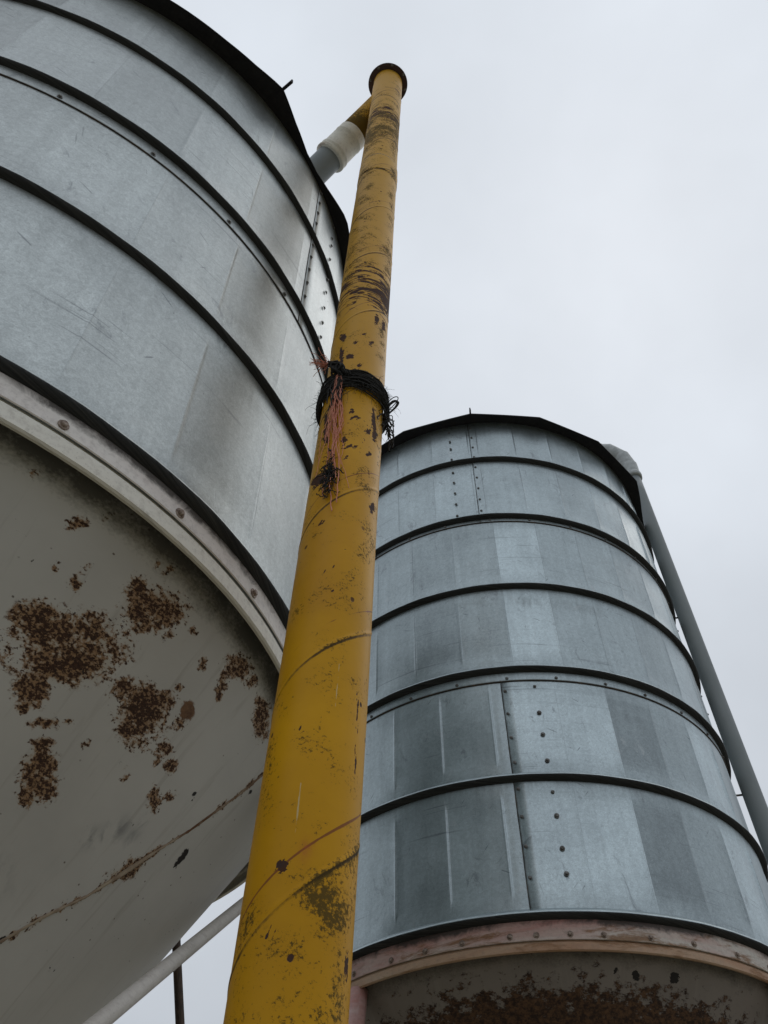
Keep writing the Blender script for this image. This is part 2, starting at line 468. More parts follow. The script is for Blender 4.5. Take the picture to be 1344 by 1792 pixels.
M_RINGA2 = mat_ring("band_offwhite", (0.86, 0.84, 0.77), (0.76, 0.72, 0.63), 0.05)
M_SKB = mat_ring("band_pink", (0.46, 0.17, 0.14), (0.64, 0.60, 0.54), 0.95)
M_RINGB = mat_ring("band_rust", (0.43, 0.23, 0.135), (0.52, 0.38, 0.265), 0.90)
M_LEDGE = mat_plain("ledge_paint", (0.33, 0.315, 0.29), (0.10, 0.085, 0.07), 14.0, 0.7, 0.0, 0.3, 6.0, (1, 1), (0.42, 0.66))
M_HOPA = mat_hopper("hopper_paint")
M_HOPB = mat_hopper("hopper_paint_rusty", (0.25, 0.215, 0.185), True)
M_YEL = mat_yellow("yellow_paint")
M_TUBEW = mat_ring("tube_white", (0.60, 0.57, 0.53), (0.50, 0.47, 0.43), 0.45)
M_TUBED = mat_plain("tube_rusty_dark", (0.035, 0.026, 0.022), (0.10, 0.065, 0.045), 40.0, 0.8)
M_LEGB = mat_ring("leg_red", (0.50, 0.22, 0.18), (0.60, 0.46, 0.43), 0.35)
M_PVC = mat_plain("pvc_grey", (0.27, 0.295, 0.305), (0.21, 0.235, 0.24), 3.0, 0.55, 0.0, 0.05, 5.0, (1, 0.4))
M_PVCE = mat_plain("elbow_galvanised", (0.44, 0.46, 0.455), (0.30, 0.315, 0.31), 22.0, 0.5, 0.45)
M_WHITE = mat_ring("sleeve_white", (0.86, 0.84, 0.75), (0.66, 0.61, 0.50), 0.50)
M_FLANGE = mat_plain("flange_primer", (0.045, 0.024, 0.020), (0.085, 0.04, 0.03), 40.0, 0.7)
M_ROPE = mat_plain("twine_black", (0.012, 0.012, 0.012), (0.035, 0.033, 0.030), 300.0, 0.85)
M_ORANGE = mat_plain("twine_faded_orange", (0.62, 0.19, 0.11), (0.74, 0.37, 0.27), 200.0, 0.8)
M_WELD = mat_plain("weld_rusty", (0.40, 0.33, 0.24), (0.12, 0.055, 0.024), 9.0, 0.85, 0.0, 0.5, 6.0, (1, 1), (0.38, 0.62))

def mat_ground():
    t = NT("gravel_ground")
    p = t.obj()
    a = t.noise(p, 0.35, 5.0, 0.6); b = t.noise(p, 30.0, 5.0, 0.7)
    c = t.mix(t.mr(a, 0.4, 0.6), (0.27, 0.24, 0.20), (0.20, 0.20, 0.11))
    c = t.mix(t.mr(b, 0.3, 0.7, 0.0, 0.6), c, (0.14, 0.125, 0.105))
    t.bump(b, 0.6, 0.02)
    return t.fin(c, 0.95, 0.0, 0.2)

# ------------------------------------------------------------------ ground
n = 41
g = np.sign(np.linspace(-1, 1, n)) * np.abs(np.linspace(-1, 1, n)) ** 3 * 900
gx, gy = np.meshgrid(g, g)
gz = -0.004 * np.hypot(gx, gy) ** 0.5 + 0.0
gz = np.where(np.hypot(gx, gy) < 12, 0.0, gz)
gr = mk("ground", np.stack([gx.ravel(), gy.ravel(), gz.ravel()], -1), grid_faces(n, n), mat_ground())
gr["kind"] = "structure"

# ------------------------------------------------------------------ shared bolt mesh
def bolt_mesh(r, mat):
    """Hex head on a round washer; axis along +x (outwards)."""
    V, F = [], []
    ns = 12
    def ringp(rr, x, k, tw=0.0):
        a = 2 * np.pi * np.arange(k) / k + tw
        return [(x, rr * math.cos(q), rr * math.sin(q)) for q in a]
    rows = [ringp(r, 0.0, ns), ringp(r, r * 0.18, ns), ringp(r * 0.92, r * 0.22, ns),
            ringp(r * 0.62, r * 0.24, ns), ringp(r * 0.60, r * 0.62, ns), ringp(r * 0.45, r * 0.74, ns)]
    for q in rows: V += q
    F = [tuple(f) for f in grid_faces(ns, len(rows), True)]
    F.append(tuple(range((len(rows) - 1) * ns, len(rows) * ns)))
    me = bpy.data.meshes.new("bolt")
    me.from_pydata(V, [], F); me.materials.append(mat)
    lay = me.uv_layers.new(name="UVMap")
    for lp in me.loops:
        v = V[lp.vertex_index]; lay.data[lp.index].uv = (v[1], v[2])
    return me
BOLT_S = bolt_mesh(0.0112, M_BOLT)
BOLT_R = bolt_mesh(0.0120, M_BOLTR)
BOLT_T = bolt_mesh(0.0085, M_BOLT)

def bolt(parent, me, R, th, z):
    o = bpy.data.objects.new("bolt", me)
    COL.objects.link(o); o.parent = parent
    a = th * D2R
    o.location = (R * math.cos(a), R * math.sin(a), z)
    o.rotation_euler = (random.uniform(-1, 1), random.uniform(-0.12, 0.12), a)
    return o

# ------------------------------------------------------------------ silo wall sheets
PITCH = 11.9
def sheet(parent, mat, R, th0, th1, z0, z1, ribs, crease0, step, seed, tones=None, lead=0.0012, grime=None, kridge=1.0):
    """One rolled wall sheet between th0 and th1 (degrees): flat-ish facets broken by short creases in each bay."""
    r_ = np.random.default_rng(seed)
    k0 = math.ceil((th0 + 1.0 - crease0) / PITCH); k1 = math.floor((th1 - 1.0 - crease0) / PITCH)
    cr = [crease0 + PITCH * k for k in range(k0, k1 + 1)]
    edges = [th0] + cr + [th1]
    cols = set([th0, th1])
    for c in cr:
        for d in (-0.5, -0.26, -0.08, 0.08, 0.26, 0.5): cols.add(c + d)
    for a, b in zip(edges[:-1], edges[1:]):
        for k in range(1, 6): cols.add(a + 0.6 + (b - a - 1.2) * k / 6.0)
    cols = np.array(sorted(cols))
    lev = [z0] + ribs + [z1]
    rows = set([z0, z1])
    for zr in ribs:
        for d in (-0.13, -0.10, -0.075, -0.05, -0.02, 0.02, 0.05, 0.075, 0.10, 0.13): rows.add(zr + d)
    for a, b in zip(lev[:-1], lev[1:]):
        for k in range(1, 7): rows.add(a + (b - a) * k / 7.0)
    for d in (0.03, 0.06, 0.09): rows.add(z0 + d); rows.add(z1 - d)
    rows = np.array(sorted(x for x in rows if z0 <= x <= z1))
    # facet index and position in the facet
    fi = np.clip(np.searchsorted(np.array(cr), cols), 0, len(edges) - 2)
    ea = np.array(edges); wdt = ea[fi + 1] - ea[fi]; tt = (cols - ea[fi]) / wdt
    nf = len(edges) - 1
    flat = r_.uniform(0.35, 0.75, nf); tilt = r_.normal(0, 0.9, nf)
    flat[0] *= 0.3; flat[-1] *= 0.3; tilt[0] = tilt[-1] = 0
    sag = R * (1 - np.cos(np.radians(wdt / 2)))
    off_f = -sag * (1 - (2 * tt - 1) ** 2) * flat[fi] + np.radians(tilt[fi]) * R * np.radians(wdt) * (tt - 0.5)
    # creases: low pressed ridges
    ridge = np.zeros(len(cols))
    for c in cr:
        ridge += kridge * (0.0026 * np.exp(-((cols - c) / 0.17) ** 2) - 0.0016 * np.exp(-((cols - c - 0.42) / 0.2) ** 2))
    env_r = np.zeros(len(rows)); env_f = np.zeros(len(rows))
    for a, b in zip(lev[:-1], lev[1:]):
        s = lambda x: np.clip(x, 0, 1) ** 2 * (3 - 2 * np.clip(x, 0, 1))
        lo, hi = a + (0.085 if a in ribs else 0.05), b - (0.085 if b in ribs else 0.05)
        if b - a < 0.3: continue
        env_r += s((rows - lo) / 0.02) * s((hi - rows) / 0.02)
        env_f += s((rows - a - 0.035) / 0.11) * s((b - 0.035 - rows) / 0.11)
    seam = lead * np.clip((th0 + 9 - cols) / 9, 0, 1) - lead * np.clip((cols - th1 + 3) / 3, 0, 1)
    RR = R + seam[None, :] + env_f[:, None] * off_f[None, :] + env_r[:, None] * ridge[None, :]
    a = np.radians(cols)
    V = np.stack([RR * np.cos(a), RR * np.sin(a), np.repeat(rows[:, None], len(cols), 1)], -1).reshape(-1, 3)
    U = np.stack([np.repeat((a * R)[None], len(rows), 0), np.repeat(rows[:, None], len(cols), 1)], -1).reshape(-1, 2)
    nu, nv = len(cols), len(rows)
    F = grid_faces(nu, nv)
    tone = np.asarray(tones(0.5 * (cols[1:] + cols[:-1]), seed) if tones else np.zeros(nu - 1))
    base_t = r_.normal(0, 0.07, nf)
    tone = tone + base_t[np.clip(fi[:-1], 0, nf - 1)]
    for c in cr:      # shaded side of the pressed crease, put into the tone
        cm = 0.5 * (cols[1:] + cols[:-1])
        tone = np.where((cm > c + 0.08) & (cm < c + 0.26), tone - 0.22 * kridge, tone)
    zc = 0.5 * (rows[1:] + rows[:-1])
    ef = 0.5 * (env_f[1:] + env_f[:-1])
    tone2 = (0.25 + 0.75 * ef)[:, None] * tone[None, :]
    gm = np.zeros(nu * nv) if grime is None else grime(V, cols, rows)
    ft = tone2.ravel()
    # thin folded edges so the sheet has thickness at its bottom and leading edge
    nb = len(V)
    inner = 0.0030
    bi = V[:nu].copy(); s = (R - inner) / np.hypot(bi[:, 0], bi[:, 1]); bi[:, :2] *= s[:, None]
    V = np.concatenate([V, bi]); U = np.concatenate([U, U[:nu]]); gm = np.concatenate([gm, gm[:nu]])
    F += [(nb + i, nb + i + 1, i + 1, i) for i in range(nu - 1)]
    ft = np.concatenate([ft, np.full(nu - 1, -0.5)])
    le = [j * nu for j in range(nv)]
    lv = V[le].copy(); s = (R - inner) / np.hypot(lv[:, 0], lv[:, 1]); lv[:, :2] *= s[:, None]
    nb2 = len(V)
    V = np.concatenate([V, lv]); U = np.concatenate([U, U[le]]); gm = np.concatenate([gm, gm[le]])
    F += [(nb2 + j, le[j], le[j + 1], nb2 + j + 1) for j in range(nv - 1)]
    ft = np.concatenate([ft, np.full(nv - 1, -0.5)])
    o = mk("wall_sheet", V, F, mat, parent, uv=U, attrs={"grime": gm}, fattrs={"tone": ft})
    return o

def seam_bead(parent, R, th, z0, z1, ribs, r):
    """Dark sealant squeezed out along the edge of the overlapping sheet."""
    zz = np.linspace(z0 + 0.002, z1 - 0.03, 60)
    a = (th + 0.02 * np.sin(zz * 21)) * D2R
    P = np.stack([(R + 0.0002) * np.cos(a), (R + 0.0002) * np.sin(a), zz], -1)
    tube("seam_sealant", P, r * (0.8 + 0.4 * rng.random(60)), M_SEAL, parent, 6)

def rib_ring(parent, mat, R, zc, out, drop, seed):
    r_ = np.random.default_rng(seed)
    ph = r_.uniform(0, 6.28, 4)
    def jit(th, r, z):
        if r < R + 0.005: return 0 * th
        return 0.0012 * np.sin(7 * th + ph[0]) + 0.0008 * np.sin(23 * th + ph[1]) + 0.0005 * np.sin(150 * th)
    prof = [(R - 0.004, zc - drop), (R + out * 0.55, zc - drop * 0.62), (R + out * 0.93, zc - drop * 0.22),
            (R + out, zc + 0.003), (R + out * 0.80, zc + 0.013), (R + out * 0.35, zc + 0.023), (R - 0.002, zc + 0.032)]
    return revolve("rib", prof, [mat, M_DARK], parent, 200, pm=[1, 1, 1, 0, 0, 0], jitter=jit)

def roof(parent, R, z, pitch_deg, n, vtx, Rfun, fin_r, fin_len):
    """Panels of sheet steel on a low cone; each panel a wedge with a flat underside and a turned edge; ribs between."""
    ph = math.tan(pitch_deg * D2R)
    for k in range(n):
        t0 = vtx + k * 360.0 / n; t1 = t0 + 360.0 / n
        cols = np.linspace(t0, t1, 13); a = np.radians(cols)
        re = np.array([Rfun(c) for c in cols])
        V = []; 
        rows = []
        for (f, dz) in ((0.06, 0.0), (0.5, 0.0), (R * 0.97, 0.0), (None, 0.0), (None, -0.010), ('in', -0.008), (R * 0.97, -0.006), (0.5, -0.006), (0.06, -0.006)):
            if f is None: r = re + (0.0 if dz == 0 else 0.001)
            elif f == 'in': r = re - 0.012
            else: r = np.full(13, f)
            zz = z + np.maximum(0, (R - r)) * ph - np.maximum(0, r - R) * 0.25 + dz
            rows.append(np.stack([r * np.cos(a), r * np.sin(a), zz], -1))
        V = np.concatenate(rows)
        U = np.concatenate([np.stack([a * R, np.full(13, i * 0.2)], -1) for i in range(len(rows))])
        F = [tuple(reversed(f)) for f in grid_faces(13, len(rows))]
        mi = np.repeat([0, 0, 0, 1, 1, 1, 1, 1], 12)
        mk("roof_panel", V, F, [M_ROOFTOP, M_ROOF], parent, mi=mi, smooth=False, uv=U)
    for k in range(n):
        t = (vtx + k * 360.0 / n) * D2R
        re = Rfun(vtx + k * 360.0 / n)
        pts = []
        for r in (0.08, 0.5, R, re + (fin_len if k == 0 else -0.006)):
            zz = z + max(0, (R - r)) * ph - max(0, r - R) * 0.25
            pts.append((r, zz))
        w = 0.006
        V = []
        for r, zz in pts:
            for (s, h) in ((-w, -0.004 if r > R else 0.002), (w, -0.004 if r > R else 0.002), (w * 0.6, 0.028 if k == 0 else 0.006), (-w * 0.6, 0.028 if k == 0 else 0.006)):
                V.append((r * math.cos(t) - s * math.sin(t), r * math.sin(t) + s * math.cos(t), zz + h))
        F = []
        for i in range(len(pts) - 1):
            for j in range(4):
                F.append((4 * i + j, 4 * i + (j + 1) % 4, 4 * i + 4 + (j + 1) % 4, 4 * i + 4 + j))
        F += [(3, 2, 1, 0), (len(V) - 4, len(V) - 3, len(V) - 2, len(V) - 1)]
        mk("roof_seam", V, F, M_ROOF, parent, smooth=False, uv=[(v[0], v[2]) for v in V])
    revolve("roof_cap", [(0.0005, z + (R - 0.12) * ph + 0.06), (0.17, z + (R - 0.17) * ph + 0.035), (0.18, z + (R - 0.18) * ph + 0.006)], M_ROOFTOP, parent, 32)

# ================================================================== NEAR SILO (left)
FA_O = (-1.5839, 1.9743, 0.0); FA_E = (0.030907, 0.003267, 0.0)
RA = 1.3721
siloA = thing("grain_silo", "big near galvanised grain silo with pale grey rust-blotched hopper behind the yellow pipe", "silo", FA_O, FA_E, "grain silos")
ZRA = [3.027, 3.678, 4.310, 4.926]
LAPA, TOPA, BOTA, RINGA = 4.235, 5.475, 2.955, 2.902

def grimeA(V, cols, rows):
    c = np.repeat(cols[None], len(rows), 0).ravel(); z = np.repeat(rows[:, None], len(cols), 1).ravel()
    g = np.zeros(len(c))
    # drips below the top rib on the far left of the view
    g += 0.75 * np.exp(-((c + 72) / 9) ** 2) * np.exp(-np.clip(ZRA[3] - 0.02 - z, 0, 9) / 0.16) * (z < ZRA[3])
    g += 0.35 * np.exp(-((c + 45) / 14) ** 2) * np.exp(-np.clip(ZRA[3] - 0.02 - z, 0, 9) / 0.10) * (z < ZRA[3])
    g += 0.5 * np.exp(-np.clip(TOPA - z, 0, 9) / 0.05)
    # rubbed dark hand marks on the lowest bay
    for (cc, zz, sc, sz) in ((-43.5, 3.20, 1.4, 0.055), (-41.2, 3.22, 0.8, 0.05), (-34.5, 3.36, 0.9, 0.04), (-29.0, 3.42, 1.2, 0.06), (-31.0, 3.40, 0.6, 0.05)):
        g += 0.85 * np.exp(-((c - cc) / sc) ** 2 - ((z - zz) / sz) ** 2)
    return np.clip(g, 0, 1)

def tonesA(c, seed):  # facet reflections put into the sheet colour as lighter and darker strips
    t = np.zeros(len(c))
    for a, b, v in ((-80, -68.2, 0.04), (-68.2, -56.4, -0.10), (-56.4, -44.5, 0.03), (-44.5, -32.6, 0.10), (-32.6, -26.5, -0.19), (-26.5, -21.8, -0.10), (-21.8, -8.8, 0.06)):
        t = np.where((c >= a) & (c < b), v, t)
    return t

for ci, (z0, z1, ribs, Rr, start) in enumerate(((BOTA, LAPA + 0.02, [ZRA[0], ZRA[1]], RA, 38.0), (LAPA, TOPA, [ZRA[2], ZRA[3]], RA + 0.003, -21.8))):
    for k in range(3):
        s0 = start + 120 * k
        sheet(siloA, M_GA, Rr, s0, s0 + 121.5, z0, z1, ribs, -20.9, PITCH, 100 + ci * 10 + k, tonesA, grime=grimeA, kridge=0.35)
        seam_bead(siloA, Rr, s0, z0, z1, ribs, 0.0016)
        for zz in np.linspace(z0 + 0.10, z1 - 0.06, 11):
            if min(abs(zz - q) for q in ribs) < 0.05: continue
            bolt(siloA, BOLT_T, Rr + 0.002, s0 + 0.6, zz)
            bolt(siloA, BOLT_T, Rr + 0.0015, s0 + 7.4, zz + random.uniform(-.02, .02))
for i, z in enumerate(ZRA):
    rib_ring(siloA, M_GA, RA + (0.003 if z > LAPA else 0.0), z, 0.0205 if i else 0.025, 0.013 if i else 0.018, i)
revolve("lap_sealant", [(RA, LAPA - 0.003), (RA + 0.0035, LAPA - 0.002), (RA + 0.0040, LAPA + 0.0005), (RA + 0.002, LAPA + 0.001)], M_SEAL, siloA, 180)
for k in range(30):
    bolt(siloA, BOLT_T, RA + 0.004, -62 + 12 * k + random.uniform(-.4, .4), LAPA + 0.017)
# base band: painted skirt over the wall foot, then the ring below the joint, then a ledge inward
def band_attr(o, R, z0, z1, up):
    me = o.data
    co = np.empty(len(me.vertices) * 3); me.vertices.foreach_get("co", co); co = co.reshape(-1, 3)
    th = np.degrees(np.arctan2(co[:, 1], co[:, 0]))
    g = np.clip((co[:, 2] - z0) / (z1 - z0), 0, 1)
    g = g ** 1.6 if up else (1 - g) * 0.45
    at = me.attributes.new("grime", 'FLOAT', 'POINT')
    at.data.foreach_set("value", (g * (0.95 + 0.25 * np.sin(np.radians(th) * 9 + 1.0))).astype(np.float32))
sk = revolve("skirt_band", [(RA + 0.002, BOTA - 0.002), (RA + 0.0045, BOTA), (RA + 0.0045, BOTA + 0.015), (RA + 0.0045, BOTA + 0.028), (RA + 0.0045, BOTA + 0.040), (RA + 0.0045, ZRA[0] - 0.018), (RA + 0.003, ZRA[0] - 0.010)], M_RINGA, siloA, 200, smooth=False)
band_attr(sk, RA, BOTA + 0.008, ZRA[0] - 0.028, True)
rgA = revolve("base_ring", [(RA - 0.012, RINGA + 0.002), (RA - 0.004, RINGA), (RA + 0.0005, RINGA + 0.004), (RA + 0.0005, BOTA - 0.010), (RA - 0.006, BOTA - 0.006), (RA - 0.006, BOTA + 0.02)], M_RINGA2, siloA, 200, smooth=False)
band_attr(rgA, RA, RINGA, BOTA, False)
for k in range(30):
    bolt(siloA, BOLT_R, RA + 0.0045, -45.9 + 12.0 * k + random.uniform(-.6, .6), BOTA + 0.016)
# hopper cone with mapped rust
RUST = [(-34.1, 2.695, 6.3, 5.1, 7.9, -12.5, 0), (-38.2, 2.699, 16.2, 11.7, 12.9, -21.2, 0), (-29.4, 2.826, 9.4, 8.8, 12.4, -17.1, 0), (-32.0, 2.822, 30.0, 25.7, 14.4, -20.1, 0), (-34.8, 2.609, 23.5, 18.5, 13.5, -23.6, 0), (-34.8, 2.579, 54.6, 43.0, 33.4, -60.1, 0), (-23.3, 2.679, 11.0, 12.4, 7.9, -12.2, 0), (-27.2, 2.688, 27.8, 27.5, 23.6, -36.5, 0), (-22.4, 2.719, 18.0, 21.2, 25.7, -37.9, 0), (-18.7, 2.735, 18.8, 25.8, 15.0, -21.7, 1), (-28.6, 2.508, 19.6, 18.3, 9.6, -18.1, 0), (-28.3, 2.475, 37.8, 35.4, 24.2, -47.3, 0), (-31.7, 2.58, 23.2, 19.9, 58.0, -102.1, 0), (-17.9, 2.666, 24.1, 33.6, 27.4, -42.3, 0), (-15.5, 2.655, 34.7, 53.7, 30.6, -47.6, 0), (-8.3, 2.864, 11.3, 29.8, 9.9, -12.8, 0), (-16.9, 2.872, 10.8, 16.7, 20.8, -26.6, 0), (-17.5, 2.829, 40.6, 60.2, 19.0, -25.2, 0), (-13.8, 2.882, 20.8, 38.0, 31.7, -40.2, 0), (-40.3, 2.859, 41.8, 28.4, 42.9, -62.2, 0), (-41.7, 2.774, 58.4, 38.4, 55.8, -88.4, 2), (-39.7, 2.785, 110.3, 76.1, 72.1, -110.8, 0), (-37.4, 2.779, 66.1, 48.5, 29.6, -44.8, 0), (-38.5, 2.893, 87.8, 62.4, 74.1, -102.8, 0), (-37.5, 2.814, 102.1, 74.6, 84.7, -124.4, 0), (-14.1, 2.598, 37.8, 61.6, 15.9, -26.3, 0), (-12.5, 2.62, 25.3, 45.1, 51.3, -83.0, 0), (-8.8, 2.655, 38.5, 86.3, 28.5, -44.7, 2), (-2.1, 2.58, 6.7, 24.0, 29.9, -51.9, 2), (-10.2, 2.478, 13.1, 24.8, 42.1, -80.3, 0), (-9.6, 2.501, 16.4, 32.4, 31.7, -58.8, 0), (-19.2, 2.301, 36.0, 44.2, 23.1, -55.9, 2), (0.6, 2.78, 10.6, 74.6, 36.4, -52.5, 2), (-21.1, 2.819, 65.4, 82.3, 36.1, -48.5, 0), (-21.6, 2.76, 70.3, 85.7, 66.4, -94.1, 0), (-26.7, 2.584, 73.8, 73.6, 64.9, -111.1, 0), (-13.0, 2.484, 72.9, 119.9, 55.9, -105.3, 2), (-45.6, 2.888, 84.7, 50.3, 102.4, -154.8, 0), (-30.8, 2.896, 61.0, 54.3, 63.5, -83.0, 0), (-32.1, 2.888, 96.2, 82.3, 85.0, -112.7, 0), (-30.8, 2.55, 34.6, 30.5, 38.0, -68.9, 0), (-24.5, 2.844, 55.8, 61.7, 60.5, -80.4, 0), (-20.6, 2.602, 115.1, 142.3, 109.8, -181.3, 0), (-16.3, 2.803, 62.6, 97.4, 74.6, -101.3, 0), (-38.1, 2.623, 162.6, 117.5, 119.3, -210.8, 0), (-17.6, 2.639, 77.8, 109.5, 86.7, -137.4, 0), (-19.8, 2.587, 56.3, 71.6, 108.5, -181.8, 0)]
RUST = [b for b in RUST if b[6] == 0]
RUST += [(-41.6, 2.775, 49.5, 64.7, 107.2, -80.5, 2), (-2.1, 2.58, -6.9, 42.6, 52.3, -15.8, 2), (-2.2, 2.596, -6.2, 84.3, 64.1, -45.5, 2), (-2.1, 2.564, -22.8, 91.4, 65.9, 15.1, 2), (-19.2, 2.298, 2.0, 76.0, 97.8, 9.5, 2), (0.6, 2.78, -29.7, 86.3, 70.6, 1.3, 2), (-9.0, 2.66, -40.8, 92.1, 82.0, 84.3, 2), (-8.6, 2.649, -38.1, 133.9, 132.5, 45.4, 2), (-13.0, 2.484, -31.4, 187.6, 170.5, 50.3, 2)]
RUST += [(-18.7, 2.742, 24.8, 21.8, 15.2, -29.1, 1), (-18.6, 2.719, 46.0, 10.2, 14.2, -59.2, 0)]
RUST += [(-39.9, 2.681, 68.5, 47.3, 34.8, -59.1, 0), (-34.6, 2.668, 19.0, 44.4, 55.5, -28.8, 0), (-34.2, 2.646, 45.0, 36.0, 47.9, -80.2, 0), (-36.2, 2.616, 91.0, 9.4, 1.2, -50.8, 0), (-26.5, 2.811, 49.5, 50.8, 60.9, -83.7, 0), (-29.6, 2.788, 47.0, 43.4, 82.1, -116.8, 0), (-32.1, 2.838, 91.6, 29.9, 19.3, -59.2, 0), (-32.4, 2.819, 18.0, 106.2, 77.7, -21.1, 0), (-27.6, 2.826, 18.4, 33.1, 50.7, -43.1, 0), (-24.0, 2.647, 42.5, 46.6, 20.8, -33.0, 0), (-24.3, 2.713, 35.0, 38.3, 39.0, -58.1, 0), (-21.6, 2.638, 38.8, 46.4, 44.8, -71.4, 0), (-13.6, 2.588, 55.8, 92.8, 34.2, -57.2, 0), (-28.3, 2.53, 54.2, 51.1, 49.7, -91.0, 0), (-28.5, 2.488, -12.9, 72.1, 32.7, 12.7, 0), (-28.3, 2.52, 46.9, 44.1, 27.8, -51.6, 0), (-17.7, 2.854, 4.0, 59.1, 55.7, -27.9, 0), (-16.5, 2.888, 29.2, 46.1, 65.2, -82.3, 0), (-17.2, 2.819, 76.4, 41.3, 19.7, -46.0, 0), (-6.2, 2.856, 17.6, 55.5, 22.4, -29.5, 0), (-10.7, 2.87, 22.7, 50.2, 35.6, -45.8, 0), (-30.0, 2.596, 81.8, 73.7, 92.8, -159.2, 0)]
RUST += [(-75, 2.6, 9, 3, 2, 11, 0), (-120, 2.5, 7, 2, 3, 9, 0), (60, 2.6, 6, 1, 1, 9, 0), (150, 2.4, 6, 1, 2, 7, 0)]
SEAM = [(-25.0, 2.17), (-19.4, 2.292), (-16.1, 2.357), (-12.65, 2.415), (-10.4, 2.472), (-8.0, 2.538), (-4.9, 2.62), (-1.5, 2.743), (0.2, 2.83), (0.7, 2.895)]
CK = 0.65
_r = np.random.default_rng(3)
for _a, _b in zip(SEAM[:-1], SEAM[1:]):
    for _k in range(7):
        _f = _r.random(); _s = _r.uniform(70, 190)
        RUST.append((_a[0] + (_b[0] - _a[0]) * _f, _a[1] + (_b[1] - _a[1]) * _f, _s, 0.0, 0.0, _s, 0))
def cone_mesh(name, parent, mat, R0, z0, kk, zend, blobs, fine=None, heavy=None, scuffs=(), mild=1.0):
    za = z0 - R0 / kk
    f0, f1, fs = fine if fine else (0, 0, 3.0)
    th = np.arange(-180, 180, 3.0)
    if fine:
        th = np.unique(np.round(np.concatenate([th, np.arange(f0, f1, fs)]), 3))
    zz = np.linspace(z0, zend, 170 if fine else 60)
    T, Z = np.meshgrid(th, zz); rr = kk * (Z - za)
    V = np.stack([rr * np.cos(np.radians(T)), rr * np.sin(np.radians(T)), Z], -1).reshape(-1, 3)
    U = np.stack([np.radians(T) * 0.9, Z * math.sqrt(1 + kk * kk)], -1).reshape(-1, 2)
    A = {"rust": np.zeros(T.size), "orange": np.zeros(T.size), "hole": np.zeros(T.size), "heavy": np.zeros(T.size), "scuff": np.zeros(T.size)}
    for b in blobs:
        dt = (T - b[0] + 180) % 360 - 180
        x = np.radians(dt) * rr; y = (Z - b[1]) * math.sqrt(1 + kk * kk)
        q = np.hypot(b[2] * x + b[3] * y, b[4] * x + b[5] * y).ravel()
        v = np.clip((1.22 - q) * 0.95, 0, 0.68 if b[6] == 0 else 1.1)
        key = ("rust", "orange", "hole")[b[6]]
        A[key] = np.maximum(A[key], v)
    for (t0, zc, st, sz) in scuffs:
        A["scuff"] = np.maximum(A["scuff"], np.exp(-((T - t0) / st) ** 2 - ((Z - zc) / sz) ** 2).ravel())
    if heavy: A["heavy"] = heavy(T, Z).ravel()
    nu = len(th)
    F = [tuple(reversed(f)) for f in grid_faces(nu, len(zz), True)]
    A["mildew_shade"] = np.clip(1 - (z0 - 0.05 - Z) / 0.05, 0, 1).ravel() * mild  # darkening under the ring: shade put into the colour, with some mould
    return mk(name, V, F, mat, parent, uv=U, attrs=A)
hopA = cone_mesh("hopper", siloA, M_HOPA, 1.32 + 0.055 * CK, RINGA + 0.061, CK, 1.15, RUST, (-56, 22, 0.28),
                 scuffs=[(-18.3, 2.482, 1.2, 0.018), (-17.0, 2.50, 0.9, 0.02), (-15.3, 2.525, 1.1, 0.022), (-13.0, 2.53, 0.9, 0.02), (-13.2, 2.56, 0.7, 0.02), (-28, 2.36, 4, 0.03)])
# welded sheet seam, standing a little proud of the cone
zaA = RINGA + 0.006 - 1.32 / CK
P = []
for (a, b) in zip(SEAM[:-1], SEAM[1:]):
    for k in range(14):
        f = k / 14; th = a[0] + (b[0] - a[0]) * f; z = a[1] + (b[1] - a[1]) * f
        r = CK * (z - zaA) + 0.0005
        P.append((r * math.cos(th * D2R), r * math.sin(th * D2R), z))
P = np.array(P)
tube("weld_seam", P, 0.0022 + 0.0016 * rng.random(len(P)) + 0.003 * np.exp(-((np.arange(len(P)) - 60) / 8.0) ** 2), M_WELD, hopA, 8)
revolve("outlet", [(0.17, 1.16), (0.17, 0.95), (0.20, 0.95), (0.20, 0.935), (0.165, 0.93)][::-1], M_TUBEW, siloA, 40)
# splayed legs, ties
def leg(parent, mat, R, th, ztop, splay, r, name="leg"):
    a = th * D2R
    p0 = np.array([R * math.cos(a), R * math.sin(a), ztop]); p1 = np.array([(R + splay) * math.cos(a), (R + splay) * math.sin(a), 0.02])
    return tube(name, [p0 + (p1 - p0) * f for f in np.linspace(0, 1, 6)], r, mat, parent, 20)
for th in (4, 94, 184, 274):
    lg = leg(siloA, M_TUBEW, 1.352, th, RINGA + 0.004, 0.10, 0.030)
    a = th * D2R
    V = np.array([(x, y, z) for z in (0.0, 0.02) for (x, y) in ((-.1, -.1), (.1, -.1), (.1, .1), (-.1, .1))]) + np.array([1.452 * math.cos(a), 1.452 * math.sin(a), 0])
    mk("foot_plate", V, [(3, 2, 1, 0), (4, 5, 6, 7), (0, 1, 5, 4), (1, 2, 6, 5), (2, 3, 7, 6), (3, 0, 4, 7)], M_TUBED, lg, smooth=False, uv=V[:, :2])
# dark rusty tie at the back and the pale strut across the hopper
a = 51 * D2R
tube("tie_rod", [(1.352 * math.cos(a), 1.352 * math.sin(a), RINGA + 0.004), (1.352 * math.cos(a) + 0.33, 1.352 * math.sin(a) + 0.18, 1.4), (1.352 * math.cos(a) + 0.64, 1.352 * math.sin(a) + 0.35, 0.0)], 0.0145, M_TUBED, siloA, 14)

def to_local(p, O, E):
    M = Matrix.Translation(O) @ (Matrix.Rotation(E[1], 4, 'Y') @ Matrix.Rotation(E[0], 4, 'X'))
    return np.array(M.inverted() @ Vector(p))
